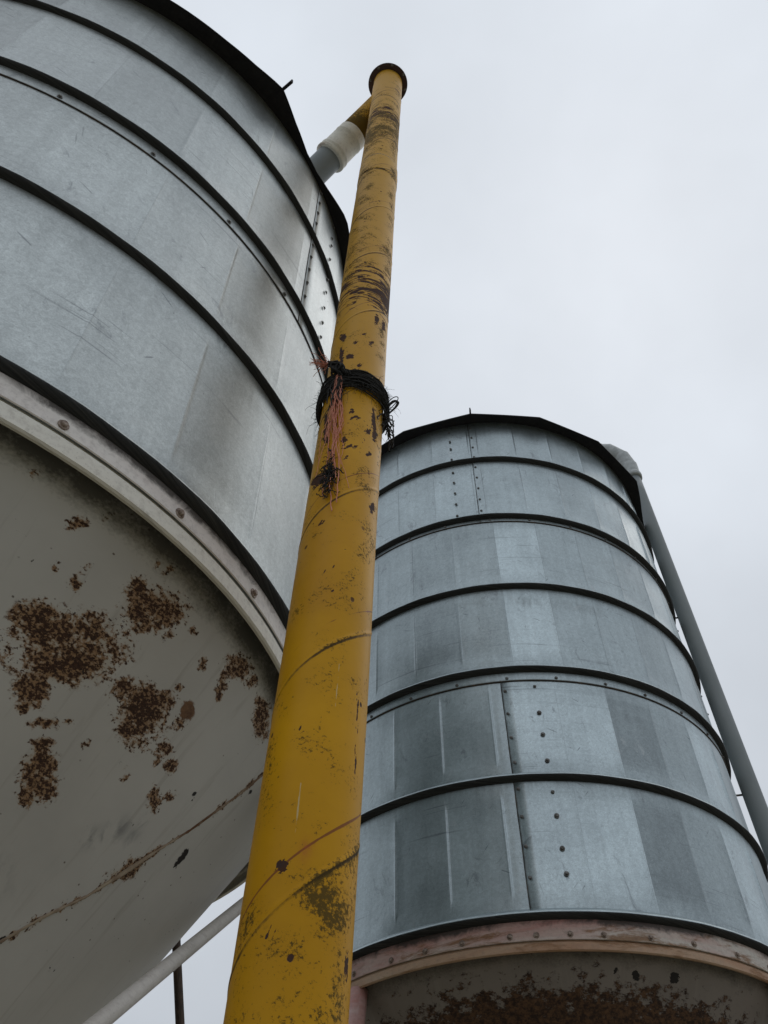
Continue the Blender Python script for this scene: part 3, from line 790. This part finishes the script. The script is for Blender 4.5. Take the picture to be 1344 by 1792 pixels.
# pale strut: from the far side of the base ring down past the hopper to the ground
q1 = np.array([-0.459, 1.720, 2.25]); q2 = np.array([-0.388, 2.305, 2.68]); dq = q2 - q1
PS = [q1 + dq * t for t in np.linspace(-5.23, 1.42, 40)]
tube("strut", [to_local(p, FA_O, FA_E) for p in PS], 0.0158, M_TUBEW, siloA, 20)

def lipA(c):
    # bent, slightly buckled eave
    pts = [(-180, 1.455), (-81, 1.455), (-70, 1.445), (-60, 1.458), (-50, 1.460), (-44, 1.470), (-39, 1.490), (-34, 1.445), (-28.5, 1.411), (-24.5, 1.408), (-21, 1.422), (-15, 1.457), (-8, 1.44), (5, 1.43), (15, 1.45), (180, 1.455)]
    x = ((c + 180) % 360) - 180
    return float(np.interp(x, [p[0] for p in pts], [p[1] for p in pts])) - 0.012
roof(siloA, RA, TOPA - 0.02, 24, 17, -38.9, lipA, 0.03, 0.050)

# ================================================================== FAR SILO (right)
FB_O = (0.7377, 4.4494, 0.0); FB_E = (-0.009881, 0.004111, 0.0)
RB = 1.2143
siloB = thing("grain_silo", "complete galvanised grain silo at right with rusty red base ring and heavily rusted hopper", "silo", FB_O, FB_E, "grain silos")
ZRB = [3.075, 3.680, 4.291, 4.878, 5.480, 6.068]
TOPB, L2B, L1B, BOTB, RINGB = 6.535, 5.440, 4.225, 2.985, 2.945

def tonesB(c, seed):  # bright and dark facet reflections put into the colour, course by course
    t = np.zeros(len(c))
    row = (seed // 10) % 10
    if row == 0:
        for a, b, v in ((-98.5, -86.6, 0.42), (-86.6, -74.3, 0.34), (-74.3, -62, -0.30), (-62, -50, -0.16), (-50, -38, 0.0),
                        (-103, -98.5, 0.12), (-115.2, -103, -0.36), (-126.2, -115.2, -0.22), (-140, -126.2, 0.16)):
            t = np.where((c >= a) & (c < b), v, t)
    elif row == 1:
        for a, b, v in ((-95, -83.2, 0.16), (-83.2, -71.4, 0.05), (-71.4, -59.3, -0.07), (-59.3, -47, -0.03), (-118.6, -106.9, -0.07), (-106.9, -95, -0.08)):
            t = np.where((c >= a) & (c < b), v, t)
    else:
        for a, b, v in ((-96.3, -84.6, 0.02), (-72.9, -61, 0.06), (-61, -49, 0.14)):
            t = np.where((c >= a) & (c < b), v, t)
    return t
def grimeB(V, cols, rows):
    c = np.repeat(cols[None], len(rows), 0).ravel(); z = np.repeat(rows[:, None], len(cols), 1).ravel()
    g = 0.35 * np.exp(-np.clip(TOPB - z, 0, 9) / 0.03)
    for zr in ZRB[1:]:
        g += 0.22 * np.exp(-np.clip(zr - 0.02 - z, 0, 9) / 0.05) * (z < zr)
    g += 0.45 * np.exp(-((c + 88) / 5) ** 2 - ((z - 4.76) / 0.03) ** 2) + 0.3 * np.exp(-((c + 74) / 5) ** 2 - ((z - 4.76) / 0.03) ** 2)
    return np.clip(g, 0, 1)
courses = (
    (BOTB, L1B + 0.02, ZRB[:2], RB, -98.6, -102.75),
    (L1B, L2B + 0.02, ZRB[2:4], RB + 0.003, -143.0, -95.2),
    (L2B, TOPB, ZRB[4:], RB + 0.006, -98.4, -96.3))
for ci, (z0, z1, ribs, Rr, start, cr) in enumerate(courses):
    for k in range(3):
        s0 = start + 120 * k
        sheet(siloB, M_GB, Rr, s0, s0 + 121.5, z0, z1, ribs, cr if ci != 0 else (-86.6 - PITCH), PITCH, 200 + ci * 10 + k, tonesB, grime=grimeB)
        seam_bead(siloB, Rr, s0, z0, z1, ribs, 0.0019)
        second = 7.7 if ci != 2 else -6.3
        for j, zz in enumerate(np.linspace(z0 + 0.11, z1 - 0.08, 9)):
            if min(abs(zz - q) for q in ribs) < 0.045: continue
            me = BOLT_S if ci == 0 and j % 4 else BOLT_T
            bolt(siloB, BOLT_T, Rr + 0.002, s0 + 0.75, zz)
            bolt(siloB, me, Rr + 0.002, s0 + second, zz + random.uniform(-.025, .025))
for i, z in enumerate(ZRB):
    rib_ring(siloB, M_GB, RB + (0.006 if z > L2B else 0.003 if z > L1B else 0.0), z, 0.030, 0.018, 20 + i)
for (zl, Rl, n) in ((L1B, RB + 0.001, 31), (L2B, RB + 0.004, 30)):
    revolve("lap_sealant", [(Rl - 0.002, zl - 0.006), (Rl + 0.0035, zl - 0.004), (Rl + 0.0045, zl + 0.001), (Rl, zl + 0.002)], M_SEAL, siloB, 180)
    for k in range(n):
        bolt(siloB, BOLT_T, Rl + 0.003, -132 + 360.0 / n * k + random.uniform(-.5, .5), zl + 0.016)
for th in (-135.7, -126.3, -118.9, -111.6, -102.8, -98.1, -92.1, -86.1, -77.4, -68.7, -58.7, -49.5, -40.5, -31.5, -22, -13, -4, 5, 14, 23, 32, 41, 50, 59, 68, 77, 86, 95, 104, 113, 122, 131, 140, 149, 158, 167, 176, 185, 194, 203, 212, 219):
    bolt(siloB, BOLT_R, RB + 0.0045, th, BOTB + 0.018 + random.uniform(-.002, .002))
skB = revolve("skirt_band", [(RB + 0.002, BOTB - 0.001), (RB + 0.0045, BOTB + 0.001), (RB + 0.0045, BOTB + 0.02), (RB + 0.0045, BOTB + 0.038), (RB + 0.0045, BOTB + 0.052), (RB + 0.0045, ZRB[0] - 0.024), (RB + 0.003, ZRB[0] - 0.016)], M_SKB, siloB, 180, smooth=False)
band_attr(skB, RB, BOTB + 0.01, ZRB[0] - 0.028, True)
rgB = revolve("base_ring", [(RB - 0.016, RINGB + 0.003), (RB - 0.004, RINGB), (RB + 0.001, RINGB + 0.004), (RB + 0.001, BOTB - 0.009), (RB - 0.004, BOTB - 0.006), (RB - 0.004, BOTB + 0.02)], M_RINGB, siloB, 180, smooth=False)
band_attr(rgB, RB, RINGB, BOTB, False)
def heavyB(T, Z):
    n = np.zeros(T.shape)
    n += 0.66 * np.clip((2.92 - Z) / 0.14, 0, 1)
    n += 0.20
    n *= 0.85 + 0.25 * np.sin(np.radians(T) * 3 + 0.4)
    return np.clip(n, 0, 1.1)
hopB = cone_mesh("hopper", siloB, M_HOPB, 1.175 + 0.045 * CK, RINGB + 0.052, CK, 1.30, [(-72, 2.90, 40, 0, 0, 40, 2), (-84, 2.905, 60, 0, 0, 50, 2), (-80, 2.895, 50, 0, 0, 46, 2)], (-140, -30, 0.5), heavyB, mild=0.6)
revolve("outlet", [(0.16, 1.32), (0.16, 1.10), (0.19, 1.10), (0.19, 1.085), (0.155, 1.08)][::-1], M_TUBEW, siloB, 40)
for th in (-135.6, -45.6, 44.4, 134.4):
    lg = leg(siloB, M_LEGB, 1.190, th, RINGB + 0.005, 0.32, 0.036)
    me = lg.data
    at = me.attributes.new("grime", 'FLOAT', 'POINT')
    a = th * D2R
    V = np.array([(x, y, z) for z in (0.0, 0.02) for (x, y) in ((-.1, -.1), (.1, -.1), (.1, .1), (-.1, .1))]) + np.array([1.51 * math.cos(a), 1.51 * math.sin(a), 0])
    mk("foot_plate", V, [(3, 2, 1, 0), (4, 5, 6, 7), (0, 1, 5, 4), (1, 2, 6, 5), (2, 3, 7, 6), (3, 0, 4, 7)], M_TUBED, lg, smooth=False, uv=V[:, :2])
def legpt(th, z):
    a = th * D2R; f = (RINGB - z) / RINGB; r = 1.190 + 0.32 * f
    return np.array([r * math.cos(a), r * math.sin(a), z])
for t0 in (-135.6, -45.6, 44.4, 134.4):
    p0 = legpt(t0, 2.80); p1 = legpt(t0 + 90, 0.6)
    br = tube("cross_brace", [p0, p0 + (p1 - p0) * 0.5, p1], 0.011, M_TUBEW, siloB, 12)
def lipB(c):
    x = (c + 97.2) / 21.1765
    f = x - math.floor(x)
    m = math.cos(10.588 * D2R) / math.cos((f - 0.5) * 21.1765 * D2R)
    r = 1.322 * m
    y = ((c + 180) % 360) - 180
    return r - 0.045 * math.exp(-((y + 11) / 14.0) ** 2)
roof(siloB, RB, TOPB - 0.012, 24, 17, -97.2, lipB, 0.03, 0.035)

# grey filling pipe beside the far silo, goosenecked over its eave
fp = thing("filling_pipe", "grey filling pipe with a bent metal elbow beside the far silo", "pipe", (2.065, 4.226, 0.0))
FT = 7.13
tube("tube", [(0, 0, z) for z in np.linspace(0.35, FT, 30)], 0.053, M_PVC, fp, 32)
revolve("collar", [(0.054, FT - 0.045), (0.067, FT - 0.042), (0.071, FT - 0.012), (0.069, FT + 0.004), (0.064, FT + 0.02), (0.060, FT + 0.022)], M_PVCE, fp, 32)
inw = np.array([-1.307, 0.273, 0.0]); inw /= np.linalg.norm(inw)
# segmented ("lobster back") elbow: short straight pieces mitred together
EP = [np.array([0, 0, FT + 0.01])] + [inw * a_ + np.array([0, 0, FT + b_]) for a_, b_ in ((0.0, 0.13), (0.03, 0.27), (0.125, 0.395), (0.29, 0.445), (0.45, 0.39), (0.53, 0.22))] + [inw * 0.55 + np.array([0, 0, 6.66])]
for i in range(len(EP) - 1):
    d = (EP[i + 1] - EP[i]) / np.linalg.norm(EP[i + 1] - EP[i])
    tube("elbow_segment", [EP[i] - d * 0.012, EP[i], EP[i + 1], EP[i + 1] + d * 0.008], [0.061, 0.0625, 0.065, 0.065], M_PVCE, fp, 24)
for (z, ln) in ((5.55, 0.09), (4.2, 0.09)):
    tube("standoff", [np.array([0, 0, z]) + inw * 0.045, np.array([0, 0, z]) + inw * 0.115], 0.006, M_BOLT, fp, 8)
bo = bpy.data.objects.new("bolt", BOLT_S); COL.objects.link(bo); bo.parent = fp
pb = inw * 0.16 + np.array([-0.03, -0.052, FT + 0.43]); bo.location = pb; bo.rotation_euler = (0, 0, -1.9)

# ================================================================== YELLOW PIPE
AX0 = np.array([-0.13748 - 0.030264 * 1.6, 1.19567 - 0.001452 * 1.6, 0.0]); ADZ = np.array([0.030264, 0.001452, 1.0])
yp = thing("auger_pipe", "tall yellow spiral-welded auger pipe with peeling paint standing in front of the near silo", "pipe", tuple(AX0))
RP = 0.080; ZTOP = 6.90; HP = 0.4275
CHIP = [(-122.7, 3.724, 65.0, 5.4, -37.0, -37.3), (-118.3, 3.605, 113.1, 9.1, -12.1, -14.7), (-102.3, 3.595, 53.0, 3.4, -19.5, -54.0), (-80.5, 3.545, 131.1, 7.1, 34.3, -111.8), (-130.2, 3.252, 78.3, 9.0, -17.5, -19.0), (-134.6, 3.32, 71.0, 8.7, -29.5, -28.3), (-113.7, 3.271, 165.8, 14.1, -39.9, -68.4), (-92.9, 3.202, 94.0, 6.4, -2.8, -48.0), (-77.8, 3.298, 59.3, 3.5, 44.9, -133.8), (-84.9, 3.323, 119.6, 7.3, 12.0, -78.7), (-41.8, 3.326, 117.9, 7.2, 15.0, -13.2), (-51.3, 3.263, 95.2, 5.5, 55.0, -59.1), (-35.7, 3.262, 70.1, 4.7, 41.1, -34.7), (-79.5, 3.178, 37.5, 2.3, 39.8, -146.8), (-46.4, 3.176, 78.1, 4.8, 107.4, -110.9), (-85.1, 3.137, 193.1, 12.6, 14.8, -113.8), (-141.9, 3.079, 38.7, 6.4, -48.0, -48.0), (-135.2, 3.084, 38.2, 5.3, -72.4, -79.5), (-126.4, 3.084, 51.5, 5.9, -52.0, -68.1), (-113.6, 2.915, 109.3, 10.8, -62.8, -137.6), (-30.5, 3.003, 67.4, 5.6, 45.1, -42.7), (-36.3, 3.273, 106.1, 7.1, 19.6, -16.5), (-99.7, 2.76, 298.1, 26.5, -35.2, -211.5), (-88.0, 2.776, 151.1, 11.8, 14.2, -312.3), (-84.3, 2.71, 133.4, 10.5, 23.8, -222.0), (-101.3, 2.687, 230.0, 21.6, -62.1, -340.5), (-105.9, 2.404, 104.1, 12.0, -43.9, -230.3), (-112.6, 2.377, 334.6, 43.3, -82.4, -317.0), (-102.0, 2.374, 360.8, 40.5, -44.0, -318.3), (-105.1, 2.178, 85.6, 11.3, -10.6, -81.3), (-110.5, 2.085, 81.4, 12.4, -34.1, -230.3), (-32.7, 2.457, 287.7, 28.9, 13.7, -21.7), (-31.1, 2.371, 289.8, 31.5, 13.8, -23.9), (-21.2, 2.066, 124.9, 21.3, 17.5, -46.7), (-107.6, 2.102, 412.1, 59.5, -35.8, -269.9), (-52.3, 3.836, 94.3, 4.5, 28.5, -23.2), (-30.8, 3.844, 73.6, 4.5, 39.3, -23.2), (-93.1, 3.668, 127.1, 7.3, -6.1, -77.1), (-61.0, 3.686, 91.8, 4.5, 93.5, -101.9), (-140.0, 3.447, 142.8, 19.1, -87.9, -72.3), (-78.0, 3.72, 76.5, 3.9, 61.8, -149.0), (-103.5, 3.503, 65.2, 4.4, -26.1, -69.1), (-88.9, 3.514, 83.9, 4.9, 4.4, -85.6)]
nth = 120
wofs = np.unique(np.concatenate([np.arange(0, HP, HP / 44), np.array([HP - .012, HP - .007, HP - .003, 0.0015, 0.004, 0.008, 0.013, 0.0505, 0.054, 0.0555, 0.057, 0.0605])]))
wofs = np.array([w for i, w in enumerate(wofs) if w < HP - 1e-6])
NW = len(wofs)
th = -np.pi + 2 * np.pi * np.arange(nth) / nth
W0 = 2.144 + 1.518 / (2 * np.pi) * HP * 1.0      # seam height at theta = 0 : z = W0 + HP*theta/(2pi) passes 2.14 at -87 deg
turns = range(-7, 14)
rowsW = np.concatenate([W0 + HP * k + wofs for k in turns]); rowsP = np.concatenate([wofs for k in turns])
T, Wm = np.meshgrid(th, rowsW); _, Pm = np.meshgrid(th, rowsP)
Zr = Wm + HP * T / (2 * np.pi)
Z = np.clip(Zr, 0.0, ZTOP)
dseam = np.minimum(Pm, HP - Pm)
Rr = RP + 0.0011 * np.exp(-(dseam / 0.0045) ** 2)
Rr += np.where((Z > 5.15) & (Z < 5.335), 0.0030, 0.0)       # lower joint sleeve
Rr += np.where((Z > 6.32), 0.0012, 0.0)
Rr += 0.0007 * np.sin(T * 2 + Z * 3) + 0.0005 * np.sin(T * 3 - Z * 7)
V = np.stack([AX0[0] * 0 + ADZ[0] * Z + Rr * np.cos(T), ADZ[1] * Z + Rr * np.sin(T), Z], -1).reshape(-1, 3)
U = np.stack([T * RP, Z], -1).reshape(-1, 2)
F = []
nr = len(rowsW)
ok = (Zr > -0.3) & (Zr < ZTOP + 0.3)
for j in range(nr - 1):
    for i in range(nth):
        if i < nth - 1:
            q = (j * nth + i, j * nth + i + 1, (j + 1) * nth + i + 1, (j + 1) * nth + i)
        else:
            j2 = j - NW
            if j2 < 0: continue
            q = (j * nth + i, j2 * nth, (j2 + 1) * nth, (j + 1) * nth + i)
        zq = [Zr.ravel()[k] for k in q]
        if max(zq) <= 0 or min(zq) >= ZTOP: continue
        F.append(q)
z = Z.ravel(); thd = np.degrees(T.ravel())
chip = np.zeros(z.size)
for c in CHIP:
    dt = (thd - c[0] + 180) % 360 - 180
    x = np.radians(dt) * RP; y = z - c[1]
    near = np.abs(y) < 0.35
    q = np.full(z.size, 9.0)
    q[near] = np.hypot(c[2] * x[near] + c[3] * y[near], c[4] * x[near] + c[5] * y[near])
    v = np.clip(1.35 - q, 0, 1.0)
    chip = np.maximum(chip, v)
chip *= 0.95
stripes = 0.90 * np.exp(-((z - 4.04) / 0.15) ** 2) * (0.85 + 0.25 * np.sin((thd + 60) * D2R)) + 0.55 * np.exp(-((z - 6.0) / 0.16) ** 2) + 0.45 * np.exp(-((thd + 40) / 30) ** 2) * np.exp(-((z - 6.55) / 0.14) ** 2)
band = 0.10 * np.exp(-((z - 4.07) / 0.13) ** 2) + 0.34 * np.exp(-((thd + 38) / 22) ** 2) * np.exp(-((z - 6.45) / 0.22) ** 2) + 0.26 * np.exp(-((z - 3.65) / 0.16) ** 2) + 0.30 * np.exp(-((z - 3.25) / 0.17) ** 2) + 0.22 * np.exp(-((z - 2.86) / 0.10) ** 2) \
    + 0.24 * np.exp(-((z - 6.0) / 0.22) ** 2) + 0.20 * np.exp(-((z - 4.4) / 0.12) ** 2)
chip = np.clip(np.maximum(chip, band) - 0.04, 0, 1)
mould = 0.22 + 0.16 * np.exp(-((thd + 35) / 14) ** 2) + 0.12 * np.exp(-((thd + 140) / 14) ** 2) + 0.75 * np.clip((Pm.ravel() - (HP - 0.11)) / 0.11, 0, 1) * np.exp(-((thd + 40) / 45) ** 2) * np.exp(-((z - 2.05) / 0.2) ** 2)
mould += 0.50 * np.exp(-((thd + 46) / 30) ** 2) * np.exp(-((z - 1.95) / 0.15) ** 2)
mould += 0.62 * np.exp(-((z - 5.80) / 0.34) ** 2) + 0.35 * np.exp(-((thd + 112) / 30) ** 2) * np.exp(-((z - 4.9) / 0.6) ** 2) + 0.34 * np.exp(-((thd + 30) / 20) ** 2) * np.exp(-((z - 5.0) / 0.7) ** 2)
mould += 0.30 * np.exp(-((z - 4.25) / 0.15) ** 2) + 0.14 * np.exp(-((thd + 60) / 20) ** 2) * np.exp(-((z - 2.45) / 0.15) ** 2)
mould += 0.55 * np.exp(-(dseam.ravel() / 0.01) ** 2) * np.exp(-((thd + 45) / 50) ** 2) * (z < 2.7)
line = 0.95 * np.exp(-((Pm.ravel() - (HP - 0.0045)) / 0.0042) ** 2) * np.clip(0.95 + 0.25 * np.sin(thd * D2R * 2 + z * 4), 0.7, 1.15)
for zj in (5.335, 5.148, 6.32): line = np.maximum(line, 1.2 * np.exp(-((z - zj) / 0.006) ** 2))
redl = 1.0 * np.exp(-((Pm.ravel() - 0.0555) / 0.0024) ** 2) * (0.58 + 0.35 * (z > 2.7) + 0.75 * np.exp(-((z - 2.2) / 0.12) ** 2))
pink = np.exp(-((thd + 83) / 7) ** 2 - ((z - 2.20) / 0.016) ** 2)
scr = 1.0 * np.exp(-((thd + 96) / 1.6) ** 2) * np.exp(-((z - 2.26) / 0.07) ** 2) + 0.9 * np.exp(-((thd + 66) / 1.0) ** 2) * np.exp(-((z - 2.5) / 0.09) ** 2)
fade = np.clip((z - 2.9) / 2.2, 0, 1)
tubeY = mk("tube", V, F, M_YEL, yp, uv=U, attrs={"chip": chip, "band": stripes, "mould": mould, "line": line, "redline": redl, "pink": pink, "scratch": scr, "fade": fade})

def axp(z): return ADZ * z
# end flange: two bolted discs closing the top
def disc(name, zc, r, r_in, h, mat, parent):
    o = revolve(name, [(r_in, zc), (r, zc), (r + 0.002, zc + h * 0.5), (r, zc + h), (r_in, zc + h)], mat, parent, 48)
    c = axp(zc); o.location = (c[0], c[1], 0)
    return o
fl = disc("end_flange", ZTOP - 0.012, 0.111, 0.078, 0.012, M_FLANGE, yp)
disc("cover_plate", ZTOP + 0.001, 0.109, 0.0005, 0.008, M_FLANGE, yp)
for k in range(8):
    a = 2 * math.pi * (k + 0.3) / 8; c = axp(ZTOP)
    o = bpy.data.objects.new("bolt", BOLT_T); COL.objects.link(o); o.parent = yp
    o.location = (c[0] + 0.102 * math.cos(a), c[1] + 0.102 * math.sin(a), ZTOP - 0.0125); o.rotation_euler = (0, math.pi / 2, 0)
disc("base_flange", 0.004, 0.14, 0.078, 0.014, M_FLANGE, yp)

# spout down into the near silo's roof
s0 = axp(6.50); sd = np.array([-0.85, 0.53, -1.0])
def sp(t): return s0 + sd * t
spy = tube("spout", [sp(t) for t in np.linspace(0.0, 0.24, 10)], 0.0775, M_YEL, yp, 40, cap=False)
me = spy.data
co = np.empty(len(me.vertices) * 3); me.vertices.foreach_get("co", co); co = co.reshape(-1, 3)
tt = ((co - s0) @ sd) / (sd @ sd)
for k, v in (("chip", 0.25 + 0 * tt), ("mould", 0.55 + 0.9 * np.clip((tt - 0.10) / 0.1, 0, 1)), ("fade", 0.9 + 0 * tt), ("line", 0 * tt), ("redline", 0 * tt), ("pink", 0 * tt), ("scratch", 0 * tt)):
    at = me.attributes.new(k, 'FLOAT', 'POINT'); at.data.foreach_set("value", v.astype(np.float32))
ts = [0.205, 0.208, 0.235, 0.238, 0.242, 0.315, 0.317, 0.322, 0.326, 0.334, 0.338, 0.345, 0.349, 0.349]
rs = [0.0775, 0.0805, 0.0805, 0.0825, 0.0805, 0.0810, 0.0850, 0.0860, 0.0850, 0.0850, 0.0870, 0.0870, 0.0850, 0.074]
tube("white_sleeve", [sp(t) for t in ts], rs, M_WHITE, yp, 44, cap=False)
tube("drop_pipe", [sp(t) for t in np.linspace(0.30, 0.86, 12)], 0.0705, M_PVC, yp, 40)

# ================================================================== ROPE
rope = thing("twine_tie", "frayed black and faded orange baler twine knotted round the yellow pipe", "twine", tuple(AX0 + ADZ * 3.455))
def local_ring(z_off, r, th):
    return np.stack([ADZ[0] * z_off + r * np.cos(th), ADZ[1] * z_off + r * np.sin(th), z_off], -1)
parts = []
for k in range(46):
    thk = np.linspace(0, 2 * np.pi, 64) + rng.uniform(0, 6.28)
    zb = rng.uniform(-0.036, 0.034)
    z_ = zb + 0.010 * np.sin(thk + rng.uniform(0, 6.28)) + 0.004 * np.sin(3 * thk + rng.uniform(0, 6.28)) + 0.008 * np.cos(thk + 1.9)
    r_ = RP + 0.0045 + rng.uniform(0, 0.010) * (1 - (zb / 0.05) ** 2) + 0.002 * np.sin(5 * thk + rng.uniform(0, 6.28))
    P = np.stack([ADZ[0] * z_ + r_ * np.cos(thk), ADZ[1] * z_ + r_ * np.sin(thk), z_], -1)
    parts.append(tube_mesh(P, rng.uniform(0.0012, 0.0028), 6, False))
mk("wrap", *join(parts)[:2], M_ROPE, rope, uv=join(parts)[2])
def fuzz(n, thc, ths, zc, zs, lmin, lmax, rad, droop=0.3, rbase=RP + 0.008):
    out = []
    for k in range(n):
        t = (thc + rng.normal(0, ths)) * D2R; zz = zc + rng.normal(0, zs)
        p = np.array([ADZ[0] * zz + rbase * math.cos(t), ADZ[1] * zz + rbase * math.sin(t), zz])
        d = np.array([math.cos(t), math.sin(t), 0]) * rng.uniform(0.2, 0.7) + rng.normal(0, 0.6, 3); d /= np.linalg.norm(d)
        L = rng.uniform(lmin, lmax); pts = [p]
        for s in range(6):
            d = d + rng.normal(0, 0.28, 3) + np.array([0, 0, -droop]); d /= np.linalg.norm(d)
            pts.append(pts[-1] + d * L / 6)
        out.append(tube_mesh(pts, rad * np.linspace(1, 0.4, 7), 4, False))
    return out
fz = join(fuzz(320, -90, 75, -0.008, 0.026, 0.012, 0.05, 0.0006))
f_ = mk("loose_fibres", fz[0], fz[1], M_ROPE, rope, uv=fz[2]); f_["kind"] = "stuff"
def wander(p, d, L, n=24, wob=0.2, pull=(0, 0, 0), keep=None):
    pts = [np.array(p, float)]; d = np.array(d, float); d /= np.linalg.norm(d)
    for k in range(n):
        d = d + rng.normal(0, wob, 3) + np.array(pull); d /= np.linalg.norm(d)
        q = pts[-1] + d * L / n
        if keep is not None:
            c = np.array([ADZ[0] * q[2], ADZ[1] * q[2]]); v = q[:2] - c; r = np.linalg.norm(v)
            q[:2] = c + v / r * np.clip(r, keep[0], keep[1])
        pts.append(q)
    return np.array(pts)
def onp(th_, z_, r=RP + 0.012):
    t = th_ * D2R; return np.array([ADZ[0] * z_ + r * math.cos(t), ADZ[1] * z_ + r * math.sin(t), z_])
# knot at the front left: a lump of interlaced loops
kp = []
kc = onp(-112, 0.055, RP + 0.018)
for k in range(16):
    a = np.linspace(0, 2 * np.pi, 20); u = rng.normal(0, 1, 3); u /= np.linalg.norm(u); w = np.cross(u, rng.normal(0, 1, 3)); w /= np.linalg.norm(w)
    rr = rng.uniform(0.008, 0.018)
    P = kc + rng.normal(0, 0.006, 3) + rr * (np.cos(a)[:, None] * u + 0.8 * np.sin(a)[:, None] * w)
    kp.append(tube_mesh(P, rng.uniform(0.002, 0.0035), 6, False))
for k in range(12):   # twisted lead from the wrap up to the free end
    p0 = onp(-100 + rng.normal(0, 6), 0.02); p1 = onp(-128 + rng.normal(0, 3), 0.085, RP + 0.03)
    P = np.array([p0 + (p1 - p0) * f + rng.normal(0, 0.0025, 3) + np.array([-.0, -.01, 0]) * math.sin(f * 3.14) for f in np.linspace(0, 1, 12)])
    kp.append(tube_mesh(P, 0.0022, 6, False))
J = join(kp); mk("knot", J[0], J[1], M_ROPE, rope, uv=J[2])
# brushy orange end sticking out to the left
ep = []
for k in range(34):
    p = onp(-128 + rng.normal(0, 3), 0.085 + rng.normal(0, 0.004), RP + 0.028)
    ep.append(tube_mesh(wander(p, (-1.0 + rng.normal(0, .25), -0.15 + rng.normal(0, .25), 0.25 + rng.normal(0, .3)), rng.uniform(0.025, 0.062), 8, 0.22), 0.0007, 4, False))
J = join(ep); mk("frayed_end", J[0], J[1], M_ORANGE, rope, uv=J[2])
# long orange tail hanging down the pipe
op = []
for k in range(20):
    L = rng.uniform(0.25, 0.50)
    P = wander(onp(-114 + rng.normal(0, 2.0), 0.03 + rng.normal(0, 0.008)), (0.035, 0, -1), L, 60, 0.20, (0.012, 0.0, -0.55), (RP + 0.004, RP + 0.017))
    op.append(tube_mesh(P, rng.uniform(0.0006, 0.0011), 5, False))
for k in range(3):
    P = wander(onp(-114 + rng.normal(0, 1.5), 0.03), (0.035, 0, -1), 0.555 - 0.03 * k, 60, 0.14, (0.012, 0.0, -0.5), (RP + 0.004, RP + 0.014))
    op.append(tube_mesh(P, 0.0013, 5, False))
J = join(op); mk("hanging_tail", J[0], J[1], M_ORANGE, rope, uv=J[2])
# black tangle clinging to the tail low down, and the black upper tail
bt = []
for k in range(110):
    P = wander(onp(-107 + rng.normal(0, 3.2), -0.39 + rng.normal(0, 0.034)), rng.normal(0, 1, 3) + np.array([0, 0, -0.5]), rng.uniform(0.015, 0.045), 9, 0.5, (0, 0, -0.1), (RP + 0.003, RP + 0.018))
    bt.append(tube_mesh(P, rng.uniform(0.0006, 0.0014), 5, False))
J = join(bt); mk("black_tangle", J[0], J[1], M_ROPE, rope, uv=J[2])
bt = []
for k in range(16):
    P = wander(onp(-112 + rng.normal(0, 4), 0.02), (0, 0, -1), rng.uniform(0.05, 0.15), 16, 0.2, (0, 0, -0.4), (RP + 0.004, RP + 0.02))
    bt.append(tube_mesh(P, 0.0017, 5, False))
J = join(bt); mk("black_tail", J[0], J[1], M_ROPE, rope, uv=J[2])
# loop and tuft at the right
lp = []
for k in range(7):
    b = onp(-8 + rng.normal(0, 3), -0.055 + rng.normal(0, 0.006), RP + 0.006)
    a = np.linspace(0, 1, 22)
    top = np.array([0.030 + rng.normal(0, .003), -0.01, 0.062 + rng.normal(0, .004)])
    P = b + np.sin(np.pi * a)[:, None] * top + np.stack([0.010 * np.sin(2 * np.pi * a), 0 * a, 0 * a], -1)
    lp.append(tube_mesh(P, 0.0013, 5, False))
for k in range(26):
    P = wander(onp(-6 + rng.normal(0, 4), -0.05 + rng.normal(0, 0.012), RP + 0.006), (0.25 + rng.normal(0, .35), rng.normal(0, .3), -1), rng.uniform(0.05, 0.13), 14, 0.3, (0, 0, -0.12), (RP + 0.003, RP + 0.03))
    lp.append(tube_mesh(P, rng.uniform(0.0008, 0.0018), 5, False))
J = join(lp); mk("loop_end", J[0], J[1], M_ROPE, rope, uv=J[2])
